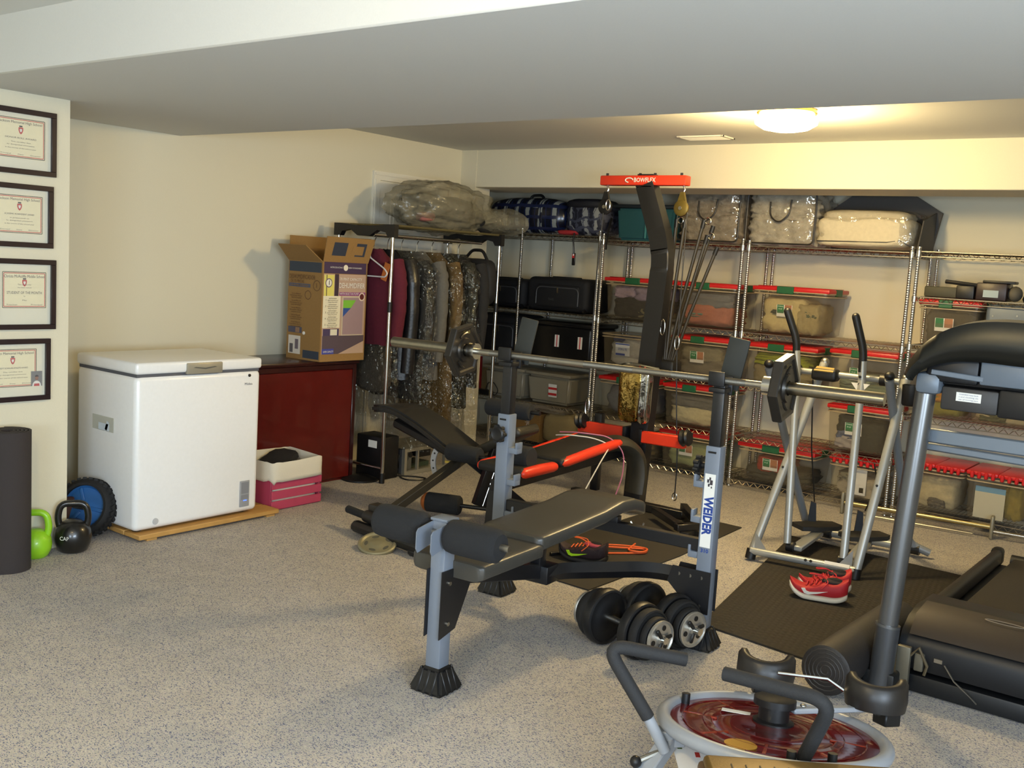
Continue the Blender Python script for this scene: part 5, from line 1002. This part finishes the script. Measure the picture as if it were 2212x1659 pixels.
mo=out(B().bb((-2.09,5.505,1.005),(-1.945,5.59,1.075),.02,3),'monitor',BLACKP,t); out(B().prism([(-.055,-.01),(.055,-.01),(.05,.028),(-.05,.032)],FR((-2.017,5.512,1.062),(1,0,0),(0,.8,.5)),.006),'monitor_face',M('monitor_gold','a38c54',.35,.4),mo)
for x in (-2.22,-1.70): out(B().cyl((x-.02,5.56,1.045),(x+.05,5.56,1.045),.032,n=14),'pivot_sleeve',BLACKP,t)
def arm(top,bend,piv,bot):
    a=out(B().cyl(bot,piv,.021,n=14).cyl(piv,bend,.021,n=14),'swing_arm',SV,t); out(B().tube(fillet([bend-(V(bend)-V(top)).normalized()*0+V((0,0,-.06)),V(bend)+V((0,0,.05)),V(top)],.1,6),.021,14),'hand_grip',BLACKP,a); out(B().sph(top,(.042,.042,.042),12),'grip_end',BLACKP,a)
    for dz in (-.085,-.125): out(B().cyl(V(bend)+V((0,-.018,dz)),V(bend)+V((0,-.024,dz)),.008,n=8),'bolt_hole',BLACKP,a)
arm(V((-2.245,5.48,1.375)),V((-2.18,5.50,1.16)),V((-2.165,5.50,1.04)),V((-2.075,5.36,.10))); arm(V((-1.86,5.48,1.375)),V((-1.805,5.50,1.14)),V((-1.80,5.50,1.04)),V((-1.74,5.31,.10)))
for bx,by,px,py in ((-2.03,5.38,-2.08,5.84),(-1.72,5.33,-1.80,5.84)):
    lk=out(B().bar((bx,by,.075),(px+.02,py-.05,.085),.065,.03,.006),'foot_link',SV,t); out(B().cyl((bx-.05,by,.08),(bx-.01,by,.08),.03,n=12),'link_pivot',BLACKP,lk)
    fpn=out(B().prism([(-.07,-.13),(.05,-.14),(.075,-.05),(.08,.09),(.05,.14),(-.04,.14),(-.07,.06)],Matrix.Translation((px,py-.02,.105))@Matrix.Rotation(-.55,4,'Z'),.025),'foot_plate',M('foot_plate','2a2825',.7),t)
    out(B().prism([(-.02,0),(.03,0),(.02,.12),(-.01,.13)],FR((px-.06,py+.03,.12),(.8,.4,0),(0,0,1)),.02),'heel_stop',BLACKP,fpn)
for pts in ([(-2.10,5.58,1.0),(-2.1,5.66,.6),(-2.125,5.86,.25)],[(-1.69,5.5,.60),(-1.72,5.7,.45),(-1.83,5.88,.25)]): out(B().tube(pts,.004,6),'cord',CAB,t)
tri=out(B().prism([(-.05,0),(.05,0),(0,-.06)],FR((-1.80,5.485,1.02),(1,0,0),(0,0,1)),.004),'white_tag',LABELW,t,flat=True)
cu=out(B().lathe([(0,0),(.036,0),(.042,.01),(.046,.11),(.042,.11),(.038,.012),(0,.012)],(-1.545,5.52,.93),n=18),'cup_holder',BLACKP,t)
# ---------------------------------------------------------------- treadmill
t=T('treadmill','black and silver treadmill with an arched console, cut by the right frame edge','treadmill',(-.72,4.8,0)); tm_=t
TMS=M('treadmill_silver','747576',.3,.75); TMD=M('treadmill_dark','151619',.4,.3); TMB=M('treadmill_black','0f1012',.5)
CX=-.72
for s in (-1,1):
    x=CX+s*.37; p=out(B().cyl((x-.003*s,3.895,.2),(x+.045*s*-1,3.93,1.20),.037,n=22),'upright',TMS,t); out(B().cyl((x,3.885,.02),(x-.008*s,3.90,.27),.044,n=22),'upright_sleeve',M('sleeve_grey','55575b',.35,.6),p); out(B().cyl((x-.006*s,3.899,.262),(x-.0065*s,3.9,.272),.046,n=22),'sleeve_ring',TMS,p)
    out(B().bb((x-.06,3.86,.0),(x+.06,4.35,.09),.01),'base_side',TMB,t)
    out(B().bb((x-.055*(s<0)-.0,4.40,.085),(x+.055*(s>0),5.93,.17),.025,3),'side_rail',M('rail_dark','1f1c1a',.5),t); out(B().bb((x-.06*(s<0),5.90,.08),(x+.06*(s>0),5.99,.175),.02),'rail_end_cap',TMB,t)
    out(B().bb((x-.03,4.30,.02),(x+.03,5.95,.085),.006),'deck_frame',TMB,t)
out(B().bb((CX-.36,3.98,.004),(CX+.36,4.09,.075),.01),'base_front',TMB,t)
out(B().bb((CX-.34,4.09,.02),(CX+.34,4.40,.06),.005),'base_tray',TMB,t)
out(B().bb((CX-.315,4.40,.10),(CX+.315,5.93,.135),.01),'running_belt',M('belt_black','26231f',.85,bump=.2,scale=150),t)
out(B().cyl((CX-.33,5.95,.115),(CX+.33,5.95,.115),.035,n=16),'rear_roller',TMB,t)
hp=[(3.97,.10),(3.965,.19),(3.99,.235),(4.06,.275),(4.16,.295),(4.40,.285),(4.55,.20),(4.56,.15),(4.3,.10)]
hd=out(B().prism(hp,FR((CX-.335,0,0),(0,1,0),(0,0,1)),.67),'motor_hood',TMD,t,ang=50); 
out(B().prism([(3.965,.235),(4.03,.30),(4.17,.318),(4.17,.302),(4.06,.282),(3.985,.24)],FR((CX-.30,0,0),(0,1,0),(0,0,1)),.60),'hood_lip',M('hood_brown','3a322b',.35,.2),hd,ang=50)
out(B().tube([(CX+.0+.07*cos(a),4.11+.016*sin(a),.3165) for a in [i*pi/10 for i in range(20)]],.002,4,True),'logo_outline',M('logo_grey','8c7f6e',.4,.4),hd)
out(B().bb((-.92,3.958,.15),(-.89,3.966,.165)),'hood_latch',STEEL,hd,flat=True)
out(B().tube([(-.88,3.955,.15),(-.84,3.95,.10),(-.78,3.95,.06),(-.76,3.975,.03)],.003,5),'hood_wire',STEEL,t)
t.children[-1]
out(B().bb((-1.05,3.93,.03),(-1.0,3.955,.19),.004).bb((-.99,3.95,.10),(-.955,3.98,.17),.006),'lift_bracket',M('bracket_steel','6f6a5c',.45,.5),t); out(B().tube([(-1.0,3.94,.16),(-.97,3.93,.20),(-.94,3.95,.13),(-.95,3.96,.09)],.006,6),'bracket_wire',M('wire_brown','5c513c',.5),t)
out(B().bar((CX-.33,4.0,1.0),(CX+.33,4.0,1.0),.055,.022,.006,(0,1,0)),'crossbar',M('bar_greyblue','707982',.4,.3),t); out(B().bar((CX-.33,4.02,.955),(CX+.33,4.02,.945),.03,.022,.006,(0,1,0)),'lower_crossbar',M('bar_greyblue','707982',.4,.3),t)
# console: arched shell over a dark body
def arch(x): 
    u_=min(1,abs(x-CX)/.375); return 1.228+.212*(1-u_**3.0)**.62
tb=bmesh.new(); R_=[]; NX=36
for i in range(NX+1):
    u_=-1+2*i/NX; x=CX+.375*math.copysign(abs(sin(u_*pi/2)),u_); z=arch(x); R_.append([tb.verts.new((x,y,z+dz)) for y,dz in ((3.865,-.125*(1-abs(u_)**1.8)-.012),(3.852,-.065*(1-abs(u_)**1.8)-.006),(3.87,-.004),(3.95,0),(4.12,-.03),(4.20,-.09))])
for a,c in zip(R_,R_[1:]):
    for k in range(5): tb.faces.new((a[k],c[k],c[k+1],a[k+1]))
b=B().add(tb); sh=out(b,'console_shell',M('console_dark','2c2c28',.3,.55),t,ang=60,solid=-.018)
out(B().bb((CX-.33,3.90,1.20),(CX+.33,4.16,1.335),.03),'console_body',BLACKP,t); out(B().bb((CX-.24,3.90,1.33),(CX+.24,4.12,1.385),.02),'console_top',BLACKP,t)
for s in (-1,1): out(B().bb((CX+s*.31-.045,3.87,1.165),(CX+s*.31+.045,3.97,1.245),.02),'console_end',M('console_grey','66707b',.4,.2),t); out(B().bb((CX+s*.22-.1,3.875,1.215),(CX+s*.22+.08,3.905,1.305),.012),'side_tray',TMD,t); out(B().bar((CX+s*.3,3.87,1.25),(CX+s*.12,3.875,1.24),.02,.01,.003,(0,1,0)),'tray_edge',M('console_grey','66707b',.4,.2),t)
out(B().bb((CX-.135,3.87,1.22),(CX+.135,3.905,1.31),.008),'console_panel',M('panel_bluegrey','626c77',.4,.1),t)
lw_=out(B().bb((-.985,3.90,1.115),(-.79,4.05,1.20),.008),'lower_box',M('box_charcoal','2e2c2b',.5),t); lb=rect(FR((-.89,3.8995,1.168),(1,0,0),(0,0,1)),.085,.032,LABELW,lw_,'warning_label')
for k in range(3): text('WARNING keep hands and clothing clear of moving parts'[k*17:k*17+18],.005,FR((-.89,3.8985,1.177-.009*k),(1,0,0),(0,0,1)),M('label_ink','6a7090',.7),lb,.066)
out(B().bb((-.79,3.89,1.11),(-.45,4.05,1.21),.01),'lower_console',BLACKP,t)
# ---------------------------------------------------------------- circular ab trainer
t=T('circle_trainer','grey and red circular ab trainer with black foam handles in the foreground','ab trainer',(-1.06,2.76,0)); ctr=t
cc=V((-1.055,2.748,.25)); vd=V((-.36,.93,0)).normalized(); sd=V((.93,.36,0)).normalized()
nrm=(V((0,0,1))*cos(.14)+vd*sin(.14)).normalized(); fwd=(vd-nrm*vd.dot(nrm)).normalized(); D=lambda a,b_,h=0: cc+sd*a+fwd*b_+nrm*h
GREYT=M('trainer_grey','9a9ea4',.38,.1)
R0=.315
out(B().tube([D(R0*cos(a),R0*sin(a)) for a in [2*pi*i/56 for i in range(56)]],.021,12,True),'ring_tube',GREYT,t)
RT=M('translucent_red','6c1114',.12,coat=.5,var=.5,scale=7)
dk=out(B().lathe([(0,.006),(.09,.006),(.10,.010),(.17,.0),(.18,.006),(.295,.004),(.302,-.004),(.295,-.012),(0,-.012)],cc,nrm,48),'red_disc',RT,t)
for rr in (.12,.2,.26): out(B().tube([cc+rotm(nrm)@V((rr*cos(a),rr*sin(a),.0055)) for a in [2*pi*i/48 for i in range(48)]],.0022,4,True),'disc_rib',RT,dk)
for a in range(8): out(B().box(cc+rotm(nrm)@V((.21*cos(a*pi/4+.3),.21*sin(a*pi/4+.3),.003)),(.1,.012,.006),rotm(nrm)@Matrix.Rotation(a*pi/4+.3,4,'Z'),.002,1),'disc_spoke',M('disc_orange','8c2c14',.2,coat=.4),dk)
out(B().box(D(-.11,.10,.008),(.085,.03,.0015),rotm(nrm)@Matrix.Rotation(.35,4,'Z')),'white_label',LABELW,dk,flat=True); out(B().lathe([(0,0),(.045,0),(.045,.002),(0,.002)],D(-.08,-.21,.005),nrm,20),'gold_sticker',M('gold_sticker','a8842c',.35,.5),dk)
for a in (2.75,5.3,4.9): out(B().cyl(D(.285*cos(a),.285*sin(a),.0),D(.285*cos(a),.285*sin(a),.035),.013,n=12),'stop_peg',BLACKP,t)
hb=D(.0,.06); out(B().lathe([(0,0),(.06,0),(.06,.012),(.045,.016),(.045,.055),(.062,.058),(.062,.078),(.05,.084),(0,.084)],hb,nrm,24),'hub',BLACKP,t)
for k,(a0,b0,pa_,pb_) in enumerate(((.0,.10,-.04,.36),(.05,.06,.31,.26))):
    p0=D(a0,b0,.05); p1=D(pa_,pb_,.05); ar=out(B().bar(p0,p1,.03,.016,.004,tuple(nrm)),'carriage_arm',GREYT,t); out(B().sph(p0.lerp(p1,.12)+nrm*.014,(.02,.02,.01),8),'arm_bolt',CHROME,ar); out(B().bar(p1-nrm*.03,p1+(p1-p0).normalized()*.06-nrm*.03,.06,.04,.004,tuple(nrm)),'slide_block',BLACKP,ar)
    b=B(); e=(p1-p0).normalized(); w_=nrm.cross(e).normalized(); kc=p1+e*-.02+nrm*.035
    tb=bmesh.new(); R_=[]
    for i in range(25):
        a=-1.6+3.2*i/24; hh=.05+.022*(abs(a)/1.6)**2; dv=-fwd; wv=nrm.cross(dv); ca=dv*cos(a)+wv*sin(a); s0=.8 if i in (0,24) else 1
        R_.append([tb.verts.new(kc+ca*rr+nrm*zz) for rr,zz in ((.052,-.03),(.088,-.03),(.093,0),(.091,hh*.8*s0),(.081,hh*s0),(.065,hh*s0),(.054,hh*.75*s0),(.05,0))])
    for a_,c_ in zip(R_,R_[1:]):
        for q in range(8): tb.faces.new((a_[q],a_[(q+1)%8],c_[(q+1)%8],c_[q]))
    tb.faces.new(R_[0][::-1]); tb.faces.new(R_[-1]); bmesh.ops.recalc_face_normals(tb,faces=tb.faces[:])
    out(B().add(tb),'knee_pad',M('knee_pad','201d1b',.42),t,ang=60); out(B().bar(p1,kc-nrm*.01,.08,.06,.01),'pad_base',BLACKP,t)
    if k==0: out(B().tube([D(.0,.2,.12),D(.15,.25,.115),D(.2,.24,.09)],.005,6),'lock_pin',CHROME,t)
HF=M('handle_foam','202021',.8,bump=.3,scale=300)
def handle(pts,base):
    h_=out(B().tube(fillet(pts,.07,7),.0195,14),'foam_handle',HF,t); out(B().cyl(base,pts[0],.016,n=14),'handle_stem',GREYT,t)
    return h_
handle([V((-1.308,2.461,.30)),V((-1.437,2.41,.495)),V((-1.252,2.555,.46))],V((-1.262,2.49,.205)))
handle([V((-.885,2.542,.30)),V((-.80,2.475,.505)),V((-1.096,2.473,.49))],V((-.92,2.545,.23)))
out(B().bar((-1.27,2.55,.235),(-1.33,2.30,.0),.05,.035,.004),'front_leg',GREYT,t); out(B().bar((-1.30,2.52,.225),(-1.24,2.56,.235),.05,.05,.004),'leg_bracket',GREYT,t); out(B().bb((-1.285,2.53,.225),(-1.245,2.565,.262),.003),'bracket_cap',BLACKP,t)
out(B().sph((-1.325,2.44,.17),(.035,.035,.035),12),'knob',BLACKP,t); out(B().cyl((-1.275,2.50,.20),(-1.325,2.44,.17),.008,n=8),'knob_pin',STEEL,t); out(B().cyl((-1.31,2.5,.245),(-1.295,2.49,.225),.011,n=8),'pop_pin',CHROME,t)
out(B().bar((-1.0,2.62,.23),(-1.02,2.58,.02),.035,.03,.003),'rear_strut',GREYT,t); out(B().cyl((-1.05,2.95,.06),(-.77,3.08,.06),.033,n=16),'base_tube',GREYT,t); out(B().cyl((-.77,3.08,.06),(-.735,3.096,.06),.036,n=16),'tube_cap',BLACKP,t); out(B().bar((-1.0,2.97,.06),(-1.03,2.92,.2),.03,.03),'rear_leg',GREYT,t)
card=out(B().box((0,0,0),(.10,.19,.003)),'instruction_card',M('glossy_card','e9e4da',.15),t,world=False,flat=True); card.location=V((-1.25,2.60,.20))-t.location; card.rotation_euler=(.5,.1,radians(50)); 
for x,y,c_ in ((-.02,.05,'a8643c'),(.0,0,'b03a30'),(.025,.03,'8a6a40'),(-.03,-.02,'5a6a3c'),(.02,-.045,'b03a30')):
    o=out(B().box((x,y,.002),(.014,.016,.001)),'printed_figure',M('print_'+c_,c_,.4),card,world=False,flat=True)
# long bar with oval end plates on the carpet before the bottom tubs
t2=T('floor_bar','long shiny metal bar with oval end plates on the carpet before the bottom tubs','bar',(-1.8,6.85,0))
out(B().cyl((-2.27,6.80,.075),(-1.35,6.90,.075),.016,n=14),'bar',M('brassy_chrome','c0b282',.25,1),t2); out(B().cyl((-1.35,6.90,.05),(-1.0,6.94,.05),.010,n=10),'thin_rod',CHROME,t2); out(B().cyl((-2.1,6.79,.02),(-1.45,6.86,.02),.007,n=8),'lower_rod',CHROME,t2)
for p_ in ((-2.27,6.80,.075),(-1.35,6.90,.075)): out(B().box(p_,(.022,.06,.15),Matrix.Rotation(.11,4,'Z'),.02,3),'end_plate',M('plate_tan','8f8a78',.45,.4),t2)
# gold-topped step at the bottom edge
t=T('step_plate','gold grooved footplate with rounded corners at the bottom edge of the view','footplate',(-.86,2.26,0))
GOLD=M('footplate_gold','6e5628',.4,.35,bump=.1,scale=200)
m=Matrix.Translation((-.805,2.30,.385))@Matrix.Rotation(radians(36),4,'Z')
b=B(); b.box((0,-.12,0),(.46,.30,.03),None,.014,3); b.bm.transform(m); out(b,'plate',GOLD,t)
b=B(); b.box((0,-.12,-.02),(.48,.32,.03),None,.014,3); b.bm.transform(m); out(b,'plate_rim',M('rim_brown','5c4630',.4),t)
for i in range(11):
    b=B(); b.box((-.17+.034*i,-.12,.0155),(.003,.20,.003)); b.bm.transform(m@Matrix.Rotation(0,4,'Z')); out(b,'groove',M('groove_dark','2c2418',.6),t,flat=True)
    b=B(); b.sph((-.153+.034*i,-.085,.015),(.02,.012,.006),10); b.bm.transform(m); out(b,'grip_stud',BLACKP,t)
b=B(); b.box((0,-.12,-.2),(.12,.12,.34),None,.02); b.bm.transform(m); out(b,'pedestal',BLACKP,t); b=B(); b.box((0,-.12,-.37),(.40,.26,.03),None,.01); b.bm.transform(m); out(b,'base',BLACKP,t)
# ---------------------------------------------------------------- shoes and cord
def shoe(loc,rz,label,up,sole,swoosh,lace,dark,L_3=.275):
    t=T('running_shoe',label,'shoe',loc,rz); 
    def prof(u): # half width along the shoe, 0 toe .. 1 heel
        return .035+.017*sin(min(1,u*2.2)*pi/2)-.012*max(0,(u-.45))*1.2-(.03*(1-u/.12)**2 if u<.12 else 0)-(.02*((u-.88)/.12)**2 if u>.88 else 0)
    def rise(u): return .045*max(0,(.3-u)/.3)**1.8+.022*max(0,(u-.72)/.28)**2
    def body(u,v,z0,z1,infl):
        a=v*2*pi; w=prof(u)+infl; x=L_3*(u-.5); c_=cos(a); s_2=sin(a)
        return V((x,w*(abs(c_)**.8)*(1 if c_>0 else -1),rise(u)+z0+(z1-z0)*(.5+.5*(abs(s_2)**.5)*(1 if s_2>0 else -1))))
    def loft(z0,z1,infl,name,mt,top=None,par=t):
        tb=bmesh.new(); R_=[]; NU=26; NV=22
        for i in range(NU+1):
            u=i/NU; zt=top(u) if top else z1; R_.append([tb.verts.new(body(u,j/NV,z0,zt,infl)) for j in range(NV)])
        for a,c in zip(R_,R_[1:]):
            for k in range(NV): tb.faces.new((a[k],c[k],c[(k+1)%NV],a[(k+1)%NV]))
        tb.faces.new(R_[0]); tb.faces.new(R_[-1][::-1]); bmesh.ops.recalc_face_normals(tb,faces=tb.faces[:])
        return out(B().add(tb),name,mt,par,world=False,ang=60)
    loft(.0,.03,.006,'sole',sole); 
    upper=loft(.022,.08,-.002,'upper',up,lambda u:.05+.022*min(1,u/.4)+(.024*min(1,(u-.4)/.2) if u>.4 else 0)+.008*max(0,(u-.8)/.2))
    b=B(); b.sph((.065,0,.098),(.12,.064,.03),14); out(b,'collar_lining',dark,t,world=False); b=B(); b.sph((.075,0,.108),(.07,.04,.022),12); out(b,'opening',M('shoe_inside','141012',.9),t,world=False)
    for k in range(5): out(B().tube([(-.055+.022*k,-.028,.07+.006*k),(-.052+.022*k,0,.083+.007*k),(-.05+.022*k,.028,.07+.006*k)],.0035,5),'lace',lace,t,world=False)
    out(B().tube([(.03,0,.105),(.0,-.03,.13),(-.05,-.02,.125),(-.04,.02,.12),(.01,.03,.115),(.03,0,.11),(.05,-.04,.10),(.02,-.06,.07)],.003,5,fil=.02),'lace_loop',lace,t,world=False)
    sw=[(-.075,.03),(-.06,.012),(-.04,.008),(0,.018),(.05,.036),(0,.027),(-.035,.022),(-.05,.025),(-.058,.036)]
    for s in (-1,1):
        tb=bmesh.new(); a=[tb.verts.new((x,s*(prof(x/L_3+.5)+.0015),z+.022+rise(x/L_3+.5))) for x,z in sw]; c=[tb.verts.new((x,s*(prof(x/L_3+.5)-.006),z+.022+rise(x/L_3+.5))) for x,z in sw]; n=len(sw); tb.faces.new(a); tb.faces.new(c[::-1])
        for i in range(n): tb.faces.new((a[i],a[(i+1)%n],c[(i+1)%n],c[i]))
        bmesh.ops.recalc_face_normals(tb,faces=tb.faces[:]); bmesh.ops.triangulate(tb,faces=tb.faces[:]); out(B().add(tb),'swoosh',swoosh,t,world=False,flat=True)
    return t
WS=M('sole_white','dcd6c6',.6); RS=M('shoe_red','b01722',.6,bump=.3,scale=400)
shoe((-1.68,4.80,.0095),radians(14),'red running shoe with a white swoosh and loose red laces on the ribbed mat',RS,WS,LABELW,M('lace_red','b82430',.7),M('shoe_lining','24181a',.8))
shoe((-1.70,4.93,.0095),radians(40),'second red running shoe mostly hidden behind the first one',RS,WS,LABELW,M('lace_red','b82430',.7),M('shoe_lining','24181a',.8),.26)
shoe((-2.83,4.45,.0075),radians(8),'dark running shoe with a neon yellow swoosh under the weight bench',M('shoe_plum','2b1a20',.7,bump=.3,scale=300),M('sole_black','1c1b1c',.7),M('neon_yellow','b4e81e',.5),M('lace_orange','e2632c',.6),M('shoe_pinkish','a03a4c',.7))
t=T('jump_rope','orange jump rope coiled on the dark mat under the weight bench','rope',(-2.82,4.75,.008))
out(B().tube(fillet([(-2.95,4.52,.014),(-2.95,4.58,.014),(-2.84,4.62,.014),(-2.72,4.76,.014),(-2.66,4.84,.014),(-2.70,4.90,.014),(-2.80,4.80,.02),(-2.88,4.74,.02),(-2.90,4.80,.016),(-2.80,4.86,.02),(-2.68,4.90,.022),(-2.66,4.80,.022),(-2.74,4.76,.026),(-2.80,4.95,.014)],.05,5),.0055,6),'rope',M('lace_orange','e2632c',.6),t)
out(B().cyl((-2.95,4.52,.016),(-3.0,4.40,.016),.011,n=10),'rope_handle',BLACKP,t)
